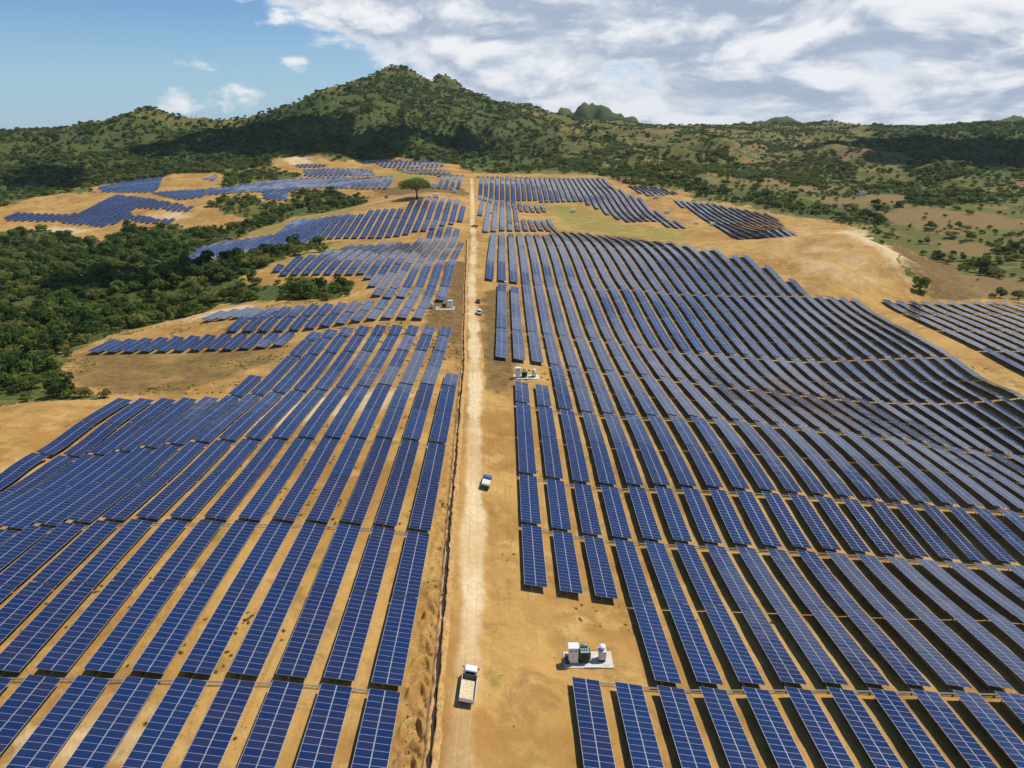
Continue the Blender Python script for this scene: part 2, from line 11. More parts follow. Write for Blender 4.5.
'cover': {'c_farm_right': ((-43.5,955.8),(127.1,955.7),(146.4,871.1),(211.0,814.5),(197.3,758.8),(243.8,737.1),(270.7,671.4),(301.7,655.1),(308.2,592.4),(223.5,391.8),(218.4,353.1),(283.1,358.3),(186.9,199.5),(75.5,65.3),(-3.0,60.8)),'c_farm_left': ((-43.5,955.8),(-4.4,60.6),(-61.4,57.3),(-118.0,131.4),(-139.5,166.4),(-139.7,181.4),(-112.4,186.9),(-136.1,202.5),(-161.6,248.1),(-156.4,257.8),(-164.3,282.7),(-140.7,322.4),(-137.9,340.2),(-76.0,309.7),(-72.6,325.7),(-79.5,347.1),(-141.1,365.8),(-142.0,375.2),(-132.6,388.8),(-121.3,441.9),(-111.6,498.4),(-141.5,491.5),(-164.4,399.4),(-217.6,468.7),(-227.9,539.9),(-192.6,550.3),(-206.1,533.2),(-214.6,602.9),(-190.5,671.7),(-130.9,657.5),(-93.7,655.8),(-128.1,752.9),(-104.0,812.0),(-132.8,941.2)),'c_p1': ((-501.8,660.7),(-571.2,760.7),(-541.1,778.1),(-538.1,826.0),(-508.6,854.8),(-474.9,846.2),(-506.7,898.9),(-489.8,948.1),(-456.8,984.2),(-373.0,972.7),(-348.8,916.6),(-324.6,839.9),(-260.2,935.7),(-323.5,1019.4),(-348.6,1130.4),(-308.0,1122.5),(-272.7,1088.3),(-246.1,1045.6),(-215.8,1108.0),(-222.7,1234.5),(-163.8,1169.2),(-96.5,1122.7),(-43.5,955.8),(-57.2,777.7),(-70.5,610.1),(-141.5,711.7),(-189.2,792.3),(-230.9,792.8),(-215.9,730.3),(-244.4,731.3),(-260.1,768.4),(-300.0,772.7),(-303.4,734.0),(-238.7,675.3),(-220.4,647.1),(-253.3,625.7),(-295.5,652.5),(-355.9,672.8),(-345.2,607.4),(-334.3,565.3),(-403.7,649.0),(-454.9,672.5)),'s_mound': ((290.7,623.7),(304.3,593.0),(296.0,535.6),(224.1,381.4),(219.2,361.6),(210.5,358.3),(212.3,376.4),(207.6,395.5),(202.6,423.9)),'s_face': ((187.2,569.8),(252.1,622.6),(292.4,613.7),(223.0,402.8),(218.0,359.3),(181.8,348.9),(153.6,356.5),(146.4,398.3)),'g_bank': ((-153.8,235.0),(-143.3,244.4),(-118.1,244.8),(-97.8,239.3),(-76.8,241.3),(-74.2,221.0),(-98.1,214.0),(-81.5,204.0),(-95.0,192.4),(-114.1,195.5)),'s_left': ((-150.3,322.3),(-120.7,326.9),(-110.3,312.8),(-119.8,304.9),(-128.4,282.9)),'s_p1': ((-378.5,741.0),(-310.0,712.0),(-286.9,690.2),(-307.1,680.6),(-347.7,706.9)),'s_p2': ((-473.4,687.2),(-434.9,703.0),(-385.9,675.5),(-393.5,647.0),(-440.2,663.8)),'s_p3': ((-330.5,1067.5),(-302.9,1101.7),(-265.7,1056.6),(-268.3,1031.2),(-301.4,1039.6)),'s_strip': ((177.2,246.5),(180.0,236.3),(174.1,208.0),(167.8,213.1)),'s_gapa': ((-69.3,159.9),(-61.4,170.1),(-55.5,177.5),(-48.5,182.4),(-28.5,179.1),(-26.8,166.9),(-43.3,160.6),(-52.2,156.8),(-58.5,150.2)),'s_gapb': ((-19.7,196.5),(-15.6,197.5),(-15.6,174.4),(-15.8,157.7),(-18.4,154.0)),'s_low': ((-59.1,63.6),(-54.2,67.0),(-47.3,65.2),(-34.5,64.4),(-34.3,62.2),(-40.7,61.3),(-40.1,57.5),(-54.9,57.3)),'s_low2': ((-20.6,62.4),(-12.7,64.1),(-9.8,59.9),(-23.0,58.4)),'s_left3': ((-113.1,136.2),(-110.4,145.1),(-104.7,142.9),(-107.8,131.3)),'g_hollow': ((17.9,773.1),(75.7,758.1),(95.4,705.3),(107.7,629.1),(134.9,610.5),(156.5,592.8),(122.7,438.3),(114.2,513.9),(81.3,566.3),(55.1,587.2),(40.8,701.3)),'g_hollow2': ((60.4,766.0),(88.2,728.7),(83.9,651.8),(56.3,650.6)),'g_li': ((-168.6,488.5),(-140.2,486.6),(-71.9,491.4),(-63.5,479.5),(-108.5,483.7),(-118.1,407.5),(-134.9,390.9),(-150.3,383.4)),'g_li2': ((-214.6,602.9),(-190.5,671.7),(-124.7,635.3),(-114.1,579.2),(-160.4,609.7),(-172.1,547.5),(-192.6,550.3)),'g_p7': ((-183.5,971.5),(-139.6,943.2),(-78.2,835.0),(-79.8,791.7),(-121.5,817.9)),'g_mid': ((-314.4,821.3),(-268.9,930.0),(-255.3,916.4),(-269.7,812.1),(-300.4,798.0)),'g_right': ((270.7,647.1),(328.9,583.7),(365.9,492.9),(349.6,432.9),(335.3,512.1),(291.9,513.2),(304.5,576.2)),'b_bank': ((-136.1,202.5),(-161.6,248.1),(-151.7,252.9),(-75.1,247.9),(-73.5,229.9),(-81.6,200.1),(-94.1,190.4),(-112.1,189.0)),'b_scar': ((308.2,575.5),(299.2,520.1),(301.5,456.4),(251.5,351.3),(218.8,349.0),(223.8,371.1),(223.5,391.8)),'b_road1': ((-34.2,376.4),(-17.6,376.6),(-9.2,180.6),(-14.0,187.6),(-20.4,251.4),(-29.1,249.5),(-33.3,289.6),(-25.7,300.0)),'b_road2': ((-10.6,358.9),(-8.4,326.1),(5.8,324.4),(3.8,208.5),(0.2,187.3),(-5.0,178.4),(-9.4,255.3)),'b_p': ((-141.5,770.1),(-36.6,796.2),(-34.0,658.1),(-123.3,722.5)),'b_h': ((-216.1,770.0),(-130.9,657.5),(-167.4,694.1),(-203.7,722.1)),'f1': ((346.2,666.6),(398.6,716.1),(427.1,704.7),(439.9,648.1),(451.8,605.9),(428.9,572.9),(381.8,589.5),(343.0,610.9)),'f2': ((383.0,792.1),(440.7,839.8),(452.4,787.0),(407.0,732.2),(381.8,744.0)),'f3': ((327.9,793.9),(364.7,788.6),(395.1,771.2),(371.8,733.7),(337.3,737.4)),'f4': ((335.4,544.3),(365.6,543.2),(351.7,498.1),(319.8,486.5)),'f5': ((297.9,450.4),(309.2,401.9),(288.5,372.6),(244.5,352.9)),'f6': ((504.2,1058.3),(597.2,1154.1),(550.5,1007.1),(512.5,1013.9)),'f7': ((361.9,1354.9),(405.5,1259.2),(388.3,1229.0),(363.6,1324.2)),'f8': ((352.9,1916.0),(427.9,1795.7),(384.0,1705.0),(327.0,1709.3)),'w_valley': ((-507.4,643.5),(-442.5,682.9),(-345.2,607.4),(-348.8,667.7),(-286.6,642.1),(-251.0,619.7),(-234.0,660.6),(-204.7,726.2),(-145.1,742.6),(-137.5,701.2),(-193.8,683.7),(-219.9,618.4),(-226.6,571.3),(-233.0,543.1),(-219.3,472.6),(-144.4,399.6),(-119.7,413.3),(-98.4,451.8),(-118.0,429.2),(-133.8,387.3),(-142.5,376.6),(-141.1,365.8),(-79.5,347.1),(-71.5,325.2),(-75.6,309.5),(-137.0,338.0),(-148.3,323.3),(-164.3,282.7),(-161.6,248.1),(-149.9,209.6),(-130.9,189.3),(-141.3,183.7),(-153.3,177.6)),'w_belt': ((-4.3,967.6),(131.3,988.6),(214.2,827.8),(256.8,745.5),(286.9,688.3),(328.5,616.4),(363.3,685.6),(341.3,746.8),(280.3,784.5),(229.8,892.2),(139.0,1050.2),(-4.6,1073.7)),'w_grove': ((459.3,927.1),(528.6,961.6),(547.3,833.1),(486.9,721.1),(434.4,708.8),(408.4,755.0)),'w_grove2': ((557.0,1006.3),(663.1,1055.2),(601.3,920.5),(560.6,947.5)),'w_mount': ((-1095.9,1455.9),(-734.5,1565.7),(-532.1,1648.9),(-364.1,1696.7),(-279.7,1897.7),(-133.5,1927.4),(42.2,1860.9),(131.0,1711.2),(81.4,1048.3),(-31.7,1001.2),(-164.7,1177.2),(-270.7,1092.8),(-360.1,1091.7),(-409.8,991.5),(-509.0,910.5),(-534.9,879.6),(-563.5,813.1),(-601.1,773.9)),'w_righthill': ((1052.3,2126.8),(1526.2,1923.4),(665.5,812.9),(609.3,884.6),(641.5,1093.1),(711.3,1383.8))},
'other': {'road': ((-5.2,60.5),(-5.2,67.6),(-5.0,74.6),(-5.1,82.7),(-5.3,92.2),(-5.7,106.4),(-6.2,124.3),(-7.1,151.9),(-8.4,189.8),(-10.7,240.9),(-13.1,285.5),(-15.1,329.5),(-16.8,383.7),(-20.0,478.2),(-23.6,542.7),(-26.8,624.3),(-34.5,798.0),(-38.1,873.3)),'ditch': ((-8.8,60.0),(-9.0,70.3),(-9.5,91.0),(-10.4,118.8),(-11.0,145.2),(-12.1,183.7),(-12.8,209.4),(-14.6,239.5),(-16.1,275.8),(-18.2,319.8),(-20.2,375.8),(-25.1,480.2)),'spots': ((-4.9,70.5),(-4.4,129.6),(-10.3,276.5),(-11.5,297.4),(-21.7,532.9),(7.6,81.7),(16.3,80.8),(15.7,84.1),(2.4,196.4),(11.3,200.1),(10.9,211.1),(-30.8,285.1),(-21.6,285.3),(-23.1,306.0),(-74.4,622.2),(-64.2,628.2),(-59.7,626.3),(-50.8,778.1),(161.2,754.1),(159.2,690.2),(171.4,624.8),(181.7,618.9),(401.6,805.4),(-7.8,319.1),(-12.1,604.2),(12.1,81.6),(6.3,197.2),(-452.6,745.5)),'shadow': ((-323.8,1394.2),(-458.7,1411.1),(-180.8,1305.7),(908.9,1335.3),(894.7,1503.5),(-188.6,369.4),(-279.2,461.8),(-130.9,293.7),(68.7,206.8),(-9.0,255.5),(-392.5,1099.8))}}
S = bpy.context.scene
COL = S.collection
R_ = math.radians

# ------------------------------------------------------------------ camera, sky, sun, exposure
CAM_H = 74.0
cam = bpy.data.cameras.new('camera'); co = bpy.data.objects.new('camera', cam); COL.objects.link(co)
cam.sensor_width = 36.0; cam.lens = 36.0*700.0/1024.0
cam.clip_start = 1.0; cam.clip_end = 20000.0
co.location = (0, 0, CAM_H)
co.rotation_euler = (math.pi/2 - DATA['p'], 0, -DATA['yaw'])
S.camera = co

SUN_EL, SUN_AZ = R_(57), R_(62)          # azimuth from +Y towards +X
SUN = Vector((math.sin(SUN_AZ)*math.cos(SUN_EL), math.cos(SUN_AZ)*math.cos(SUN_EL), math.sin(SUN_EL)))
sl = bpy.data.lights.new('sun', 'SUN'); so = bpy.data.objects.new('sun', sl); COL.objects.link(so)
sl.energy = 5.0; sl.angle = R_(0.5); sl.color = (1.0, 0.94, 0.84)
so.rotation_euler = SUN.to_track_quat('Z', 'Y').to_euler()
so.location = SUN*900

S.view_settings.view_transform = 'Standard'; S.view_settings.look = 'None'
S.view_settings.exposure = -0.22; S.view_settings.gamma = 1.0; S.view_settings.use_curve_mapping = False
S.cycles.max_bounces = 5; S.cycles.diffuse_bounces = 1; S.cycles.glossy_bounces = 2
S.cycles.transparent_max_bounces = 8; S.cycles.transmission_bounces = 2
S.cycles.use_adaptive_sampling = True; S.cycles.adaptive_threshold = 0.02

class NT:
    """small helper for building node trees"""
    def __init__(s, tree): s.t = tree; s.n = tree.nodes; s.l = tree.links
    def node(s, kind, **kw):
        n = s.n.new(kind)
        for k, v in kw.items(): setattr(n, k, v)
        return n
    def put(s, sock, v):
        if v is None: return
        if isinstance(v, bpy.types.NodeSocket): s.l.new(v, sock)
        elif isinstance(v, (tuple, list)):
            sock.default_value = tuple(v) + ((1.0,) if len(sock.default_value) == 4 and len(v) == 3 else ())
        else: sock.default_value = v
    def math(s, op, a, b=None, c=None, clamp=False):
        n = s.node('ShaderNodeMath', operation=op, use_clamp=clamp)
        s.put(n.inputs[0], a); s.put(n.inputs[1], b); s.put(n.inputs[2], c)
        return n.outputs[0]
    def smooth(s, x, a, b, lo=0.0, hi=1.0):
        n = s.node('ShaderNodeMapRange', interpolation_type='SMOOTHSTEP')
        s.put(n.inputs[0], x); n.inputs[1].default_value = a; n.inputs[2].default_value = b
        n.inputs[3].default_value = lo; n.inputs[4].default_value = hi
        return n.outputs[0]
    def mix(s, f, a, b, blend='MIX'):
        n = s.node('ShaderNodeMix', data_type='RGBA', blend_type=blend)
        s.put(n.inputs[0], f); s.put(n.inputs[6], a); s.put(n.inputs[7], b)
        return n.outputs[2]
    def noise(s, vec, scale, detail=4, rough=.55, dist=0.0, dims='3D'):
        n = s.node('ShaderNodeTexNoise', noise_dimensions=dims)
        s.put(n.inputs['Vector'], vec); n.inputs['Scale'].default_value = scale
        n.inputs['Detail'].default_value = detail; n.inputs['Roughness'].default_value = rough
        n.inputs['Distortion'].default_value = dist
        return n.outputs[0]
    def comb(s, x, y, z):
        n = s.node('ShaderNodeCombineXYZ'); s.put(n.inputs[0], x); s.put(n.inputs[1], y); s.put(n.inputs[2], z); return n.outputs[0]
    def sep(s, v):
        n = s.node('ShaderNodeSeparateXYZ'); s.put(n.inputs[0], v); return n.outputs

# world: Nishita sky with a layer of cloud that is denser towards the right of the view
W = bpy.data.worlds.new('World'); S.world = W; W.use_nodes = True
nt = NT(W.node_tree); nt.n.clear()
sky = nt.node('ShaderNodeTexSky', sky_type='NISHITA', sun_disc=False)
sky.sun_elevation = SUN_EL; sky.sun_rotation = SUN_AZ
sky.altitude = 200; sky.air_density = 1.0; sky.dust_density = 0.15; sky.ozone_density = 3.0
tc = nt.node('ShaderNodeTexCoord')
x, y, z = nt.sep(tc.outputs['Generated'])
zc = nt.math('ADD', nt.math('MAXIMUM', z, 0.0), 0.26)
px = nt.math('DIVIDE', x, zc); py = nt.math('DIVIDE', y, zc)
pv = nt.comb(px, nt.math('MULTIPLY', py, 1.35), 0.0)
az = nt.math('ARCTAN2', x, y)                                    # 0 = along +Y, positive to the right
def lumps(dz, scale, seed):                                      # heaped cloud seen from the side; flatter towards the horizon
    zz = nt.math('POWER', nt.math('ADD', nt.math('MAXIMUM', nt.math('ADD', z, dz), 0.0), .012), .72)
    return nt.noise(nt.comb(nt.math('MULTIPLY', az, 6.2), nt.math('MULTIPLY', zz, 10.5), seed), scale, 9, .56, .35)
n1 = lumps(0.0, 1.0, 0.0); n1b = lumps(0.020, 1.0, 0.0); n2 = lumps(0.0, 1.9, 4.0); n3 = lumps(0.0, .55, 9.0)
bank = nt.smooth(nt.math('ADD', az, nt.math('MULTIPLY', z, 1.5)), -0.26, 0.10)
thr = nt.math('ADD', nt.math('SUBTRACT', 0.66, nt.math('MULTIPLY', bank, 0.36)), nt.smooth(z, .15, .42, 0.0, .40))
dens = nt.math('SUBTRACT', n1, thr)
cov = nt.smooth(dens, -0.02, 0.10)
lit = nt.math('ADD', nt.math('MULTIPLY', nt.math('SUBTRACT', n1, n1b), 4.2), nt.math('MULTIPLY', nt.math('SUBTRACT', n2, .5), 1.1))
lit = nt.math('ADD', lit, nt.math('MULTIPLY', nt.math('SUBTRACT', .5, n3), 1.5))
thick = nt.math('MULTIPLY', nt.smooth(lit, .48, -.46), nt.smooth(dens, .01, .18))
ccol = nt.mix(thick, (20.5, 21.0, 21.8), (9.0, 11.0, 14.2))
# wisps of high cloud over the blue part
wv = nt.comb(nt.math('MULTIPLY', px, .35), nt.math('MULTIPLY', py, 1.6), 5.0)
wisp = nt.math('MULTIPLY', nt.smooth(nt.noise(wv, 0.7, 6, .6, .6), 0.48, 0.80), 0.45)
# a few heaped clouds standing on the horizon: (azimuth, height, width, tall)
puff = None
for (pa, ph, pw, pt) in [(-.405, .0225, .035, .016), (-.345, .030, .045, .017), (-.262, .068, .020, .012), (-.25, .118, .055, .014), (-.30, .150, .055, .018), (-.17, .125, .09, .018)]:
    ex = nt.math('DIVIDE', nt.math('SUBTRACT', az, pa), pw)
    ez = nt.math('DIVIDE', nt.math('SUBTRACT', z, ph), pt)
    d2 = nt.math('ADD', nt.math('MULTIPLY', ex, ex), nt.math('MULTIPLY', ez, ez))
    g = nt.math('SUBTRACT', 1.0, d2)
    puff = g if puff is None else nt.math('MAXIMUM', puff, g)
pn = nt.noise(nt.comb(nt.math('MULTIPLY', az, 26), nt.math('MULTIPLY', z, 52), 1.0), 1.0, 6, .6)
puffm = nt.smooth(nt.math('ADD', puff, nt.math('MULTIPLY', nt.math('SUBTRACT', pn, .5), 4.6)), 0.0, 1.5)
blue = nt.mix(1.0, sky.outputs[0], (1.55, 1.98, 2.45), 'MULTIPLY')
blue = nt.mix(nt.smooth(z, 0.0, 0.14, .62, 0.0), blue, (8.6, 14.2, 18.6))
c = nt.mix(wisp, blue, (10.0, 13.0, 15.5))
c = nt.mix(cov, c, ccol)
c = nt.mix(puffm, c, (21.5, 21.8, 22.4))
bg = nt.node('ShaderNodeBackground'); nt.put(bg.inputs[0], c); bg.inputs[1].default_value = 0.05
wo = nt.node('ShaderNodeOutputWorld'); nt.l.new(bg.outputs[0], wo.inputs[0])

# ------------------------------------------------------------------ terrain height
def _hash(ix,iy,s):
    h=(ix.astype(np.int64)*374761393+iy.astype(np.int64)*668265263+s*982451653)&0x7fffffff
    h=((h^(h>>13))*1274126177)&0x7fffffff
    return ((h^(h>>16))&0xffff)/65535.0
def vnoise(x,y,s=0):
    ix=np.floor(x);iy=np.floor(y);fx=x-ix;fy=y-iy
    fx=fx*fx*fx*(fx*(fx*6-15)+10);fy=fy*fy*fy*(fy*(fy*6-15)+10)
    a=_hash(ix,iy,s);b=_hash(ix+1,iy,s);c=_hash(ix,iy+1,s);d=_hash(ix+1,iy+1,s)
    return (a+(b-a)*fx)*(1-fy)+(c+(d-c)*fx)*fy-0.5
def fbm(x,y,s=0,o=4):
    r=0;a=1.0
    for i in range(o):
        r=r+a*vnoise(x,y,s+i*17);x=x*2.03+3.1;y=y*2.03-1.7;a*=0.5
    return r
def sstep(a,b,x):
    t=np.clip((x-a)/(b-a),0,1);return t*t*(3-2*t)
class Terrain:
    def __init__(self,pts,w=None):
        P=np.array(pts,dtype=float);self.c=P[:,:2]/100.
        lam=(P[:,3] if P.shape[1]>3 else np.full(len(P),.003))
        n=len(P);K=self._k(self.c,self.c)+np.diag(lam)
        A=np.zeros((n+3,n+3));A[:n,:n]=K;Q=np.c_[np.ones(n),self.c];A[:n,n:]=Q;A[n:,:n]=Q.T
        s=np.linalg.solve(A,np.r_[P[:,2],0,0,0]);self.w=s[:n].astype(np.float32);self.a=s[n:]
        self.cf=self.c.astype(np.float32)
    def _k(self,a,b):
        d=((a[:,None,:]-b[None,:,:])**2).sum(2)
        return d*np.log(d+1e-9)*.5
    def base(self,x,y):
        sh=np.shape(x);x=np.ravel(np.asarray(x,float))/100.;y=np.ravel(np.asarray(y,float))/100.
        out=np.empty(len(x))
        for i in range(0,len(x),20000):
            X=x[i:i+20000].astype(np.float32)[:,None];Y=y[i:i+20000].astype(np.float32)[:,None]
            d=(X-self.cf[:,0])**2+(Y-self.cf[:,1])**2+np.float32(1e-9)
            out[i:i+20000]=(np.log(d)*d)@(self.w*np.float32(.5))+self.a[0]+self.a[1]*x[i:i+20000]+self.a[2]*y[i:i+20000]
        return out.reshape(sh)
    def z(self,x,y):
        x=np.asarray(x,float);y=np.asarray(y,float)
        r=np.hypot(x,y)
        b=self.base(x,y)
        w=sstep(900,1300,r)
        wx=x+fbm(x/260,y/260,31,2)*120;wy=y+fbm(x/260,y/260,33,2)*120
        rid=.55-np.abs(vnoise(wx/170+.3,wy/230,5))*4+(.35-np.abs(vnoise(wx/75,wy/95,6))*2.4)*.55
        calm=1-.55*sstep(1480,1700,r)
        b=b+w*calm*(rid*17+fbm(x/110,y/110,3,4)*12+fbm(x/38,y/38,15,3)*5)+sstep(500,800,r)*fbm(x/70,y/70,9,3)*1.5
        # far crags beyond the crest
        rd=np.hypot(x+190,y-1760);ph=np.arctan2(x+190,1760-y)
        gul=.42-np.abs(vnoise(ph*4.2+fbm(x/150,y/150,51,2)*.8+9,rd/420,52))*3.4
        b=b+gul*24*sstep(60,240,rd)*(1-sstep(520,820,rd))*(y<1900)
        top=np.zeros_like(b)
        for (cx,cy,hh,sx,sy) in CRAGS:
            top=np.maximum(top,hh*np.exp(-((((x-cx)/sx)**2+((y-cy)/sy)**2))**1.6))
        b=b+top*(1.0+.22*fbm(x/60,y/60,21,3)-.30*np.abs(vnoise(x/26,y/60,23)))
        # levelled ground under the transformer stations
        for (cx,cy,sx,sy) in FLATS:
            d=np.hypot(np.maximum(np.abs(x-cx)-sx,0),np.maximum(np.abs(y-cy)-sy,0));w=1-sstep(0,4,d)
            if np.any(w>0): b=b*(1-w)+w*self.base(np.array([cx]),np.array([cy]))[0]
        far=sstep(3600,5200,r)
        return b*(1-far)+(-60.)*far
CRAGS=[]
FLATS=[(12.2,82.4,4.2,2.2),(6.9,204.,4.6,2.6),(-24.4,285.,5.,4.)]

CRAGS[:] = [tuple(c) for c in DATA['crags']]
TER = Terrain(DATA['pts'])
_zc = {}
def Z1(x, y): return float(TER.z(np.array([x]), np.array([y]))[0])

def inpoly(x, y, poly):
    inside = np.zeros(np.shape(x), bool); n = len(poly)
    for i in range(n):
        x0, y0 = poly[i]; x1, y1 = poly[(i+1) % n]
        if y0 == y1: continue
        c = ((y0 > y) != (y1 > y)) & (x < (x1-x0)*(y-y0)/(y1-y0)+x0)
        inside ^= c
    return inside
def smooth_line(pl, step):
    """Catmull-Rom through a polyline, resampled"""
    P = [Vector(p) for p in pl]; P = [P[0]*2-P[1]] + P + [P[-1]*2-P[-2]]
    out = []
    for i in range(1, len(P)-2):
        n = max(1, int((P[i+1]-P[i]).length/step))
        for k in range(n):
            t = k/n
            out.append(0.5*((2*P[i]) + (P[i+1]-P[i-1])*t + (2*P[i-1]-5*P[i]+4*P[i+1]-P[i+2])*t*t + (3*P[i]-P[i-1]-3*P[i+1]+P[i+2])*t**3))
    out.append(P[-2]); return np.array([(p[0], p[1]) for p in out])
ROAD = smooth_line([(-5.3, -60), (-5.2, 0)] + [tuple(p) for p in DATA['other']['road']], 2.0)
DITCH = smooth_line([(-8.6, -40), (-8.7, 20)] + [tuple(p) for p in DATA['other']['ditch']], 1.0)
def xline(line, y): return np.interp(y, line[:, 1], line[:, 0])

# ------------------------------------------------------------------ materials
def mat(name):
    m = bpy.data.materials.new(name); m.use_nodes = True; t = NT(m.node_tree); t.n.clear()
    o = t.node('ShaderNodeOutputMaterial'); b = t.node('ShaderNodeBsdfPrincipled'); t.l.new(b.outputs[0], o.inputs[0])
    return m, t, b
def simple(name, col, rough=.6, metal=0.0, var=.12, scale=3.0, spec=.5):
    m, t, b = mat(name)
    g = t.node('ShaderNodeNewGeometry')
    n = t.noise(g.outputs['Position'], scale, 4, .6)
    lo = tuple(c*(1-var) for c in col); hi = tuple(min(1, c*(1+var)) for c in col)
    t.put(b.inputs['Base Color'], t.mix(t.smooth(n, .3, .7), lo, hi))
    b.inputs['Roughness'].default_value = rough; b.inputs['Metallic'].default_value = metal
    b.inputs['Specular IOR Level'].default_value = spec
    return m
def soil_nodes(t):
    """sun-baked tan earth shared by the ground and the tracks"""
    g = t.node('ShaderNodeNewGeometry'); p = g.outputs['Position']
    px, py, pz = t.sep(p)
    a = t.noise(p, .035, 5, .6, .4); b_ = t.noise(p, .22, 5, .6); c_ = t.noise(p, 1.3, 4, .65)
    streak = t.noise(t.comb(t.math('MULTIPLY', px, 1.2), t.math('MULTIPLY', py, .06), 0.0), 1.0, 4, .6)
    col = t.mix(t.smooth(a, .35, .65), (.36, .190, .048), (.53, .320, .098))
    col = t.mix(t.math('MULTIPLY', t.smooth(b_, .48, .72), .7), col, (.60, .390, .145))
    col = t.mix(t.math('MULTIPLY', t.smooth(streak, .5, .72), .4), col, (.35, .195, .07))
    mot = t.noise(p, .11, 6, .68, .5)
    col = t.mix(t.math('MULTIPLY', t.smooth(mot, .50, .64), .62), col, (.27, .142, .044))
    fine = t.noise(t.comb(t.math('MULTIPLY', px, 3.2), t.math('MULTIPLY', py, .05), 3.0), 1.0, 3, .6)
    trk = t.math('MULTIPLY', t.smooth(fine, .54, .66), t.smooth(t.noise(p, .05, 3, .5), .45, .6))
    col = t.mix(t.math('MULTIPLY', trk, .45), col, (.34, .185, .06))
    grit = t.noise(p, 4.5, 3, .7)
    col = t.mix(t.math('MULTIPLY', t.smooth(c_, .52, .78), .5), col, (.28, .150, .05))
    col = t.mix(t.math('MULTIPLY', t.smooth(grit, .60, .75), .5), col, (.66, .50, .28))
    col = t.mix(t.math('MULTIPLY', t.smooth(grit, .40, .28), .45), col, (.22, .12, .045))
    return p, col, a, b_, c_

def ground_material():
    m, t, b = mat('earth and vegetation')
    p, soil, a, b_, c_ = soil_nodes(t)
    at = t.node('ShaderNodeAttribute', attribute_name='cover'); cl, gr, pale = t.sep(at.outputs['Color'])
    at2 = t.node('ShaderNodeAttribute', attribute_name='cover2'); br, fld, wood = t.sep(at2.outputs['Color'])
    n3 = t.noise(p, .055, 6, .65, .3); n4 = t.noise(p, .4, 5, .7); n5 = t.noise(p, .012, 4, .6)
    edge = t.math('MULTIPLY', t.math('SUBTRACT', n3, .5), 1.1)
    def m_(x, lo=.35, hi=.65): return t.smooth(t.math('ADD', x, edge), lo, hi)
    grass = t.mix(t.smooth(n4, .35, .65), (.088, .100, .022), (.175, .158, .042))
    grass = t.mix(t.smooth(n5, .42, .60), grass, t.mix(t.smooth(n3, .4, .6), (.075, .100, .020), (.235, .185, .060)))
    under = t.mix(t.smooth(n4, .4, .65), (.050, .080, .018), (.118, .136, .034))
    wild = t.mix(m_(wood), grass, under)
    wild = t.mix(m_(fld, .3, .7), wild, t.mix(t.smooth(n4, .4, .7), (.215, .138, .052), (.275, .19, .072)))
    s2 = t.mix(t.math('MULTIPLY', m_(gr, .15, 1.0), t.smooth(t.noise(p, .09, 6, .7), .36, .60, .15, 1.0)), soil, t.mix(t.smooth(n4, .4, .7), (.20, .22, .045), (.33, .28, .08)))
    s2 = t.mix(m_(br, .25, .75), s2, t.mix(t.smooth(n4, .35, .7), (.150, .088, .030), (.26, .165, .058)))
    s2 = t.mix(m_(pale, .3, .8), s2, t.mix(t.smooth(n4, .3, .7), (.60, .42, .21), (.68, .53, .32)))
    # low weeds between the rows
    weed = t.math('MULTIPLY', t.smooth(t.noise(p, .13, 4, .6), .54, .68), t.smooth(n4, .46, .60))
    s2 = t.mix(t.math('MULTIPLY', weed, .55), s2, (.15, .17, .03))
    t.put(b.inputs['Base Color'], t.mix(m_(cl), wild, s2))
    b.inputs['Roughness'].default_value = .95; b.inputs['Specular IOR Level'].default_value = .15
    bp = t.node('ShaderNodeBump'); bp.inputs['Distance'].default_value = .35; bp.inputs['Strength'].default_value = .6
    t.put(bp.inputs['Height'], t.math('ADD', t.noise(p, .9, 6, .65), t.math('MULTIPLY', n4, .8)))
    t.l.new(bp.outputs[0], b.inputs['Normal'])
    return m
def road_material():
    m, t, b = mat('packed pale track')
    p, soil, a, b_, c_ = soil_nodes(t)
    uv = t.node('ShaderNodeUVMap'); u, v, _ = t.sep(uv.outputs[0])
    off = t.math('ABSOLUTE', t.math('SUBTRACT', u, .5))
    wob = t.math('MULTIPLY', t.math('SUBTRACT', t.noise(p, .075, 6, .65), .5), .75)
    core = t.smooth(t.math('ADD', off, wob), .14, .36, 1.0, 0.0)
    fine = t.noise(p, 1.1, 5, .6)
    core = t.math('MULTIPLY', core, t.smooth(t.sep(p)[1], 68, 84, .25, 1.0))
    packed = t.mix(t.smooth(fine, .35, .7), (.62, .46, .25), (.72, .58, .36))
    patch = t.smooth(t.noise(p, .045, 4, .55), .42, .60)
    c = t.mix(t.math('MULTIPLY', core, t.math('MULTIPLY_ADD', patch, -.45, 1.0)), soil, packed)
    # wheel ruts
    rut = t.math('MULTIPLY', t.smooth(t.math('ABSOLUTE', t.math('SUBTRACT', off, .105)), .0, .035, 1.0, 0.0), t.smooth(t.noise(p, .2, 3, .5), .4, .6))
    c = t.mix(t.math('MULTIPLY', rut, .5), c, (.46, .32, .15))
    t.put(b.inputs['Base Color'], c); b.inputs['Roughness'].default_value = .95; b.inputs['Specular IOR Level'].default_value = .15
    bp = t.node('ShaderNodeBump'); bp.inputs['Distance'].default_value = .15; bp.inputs['Strength'].default_value = .5
    t.put(bp.inputs['Height'], t.math('SUBTRACT', fine, t.math('MULTIPLY', rut, .5))); t.l.new(bp.outputs[0], b.inputs['Normal'])
    return m
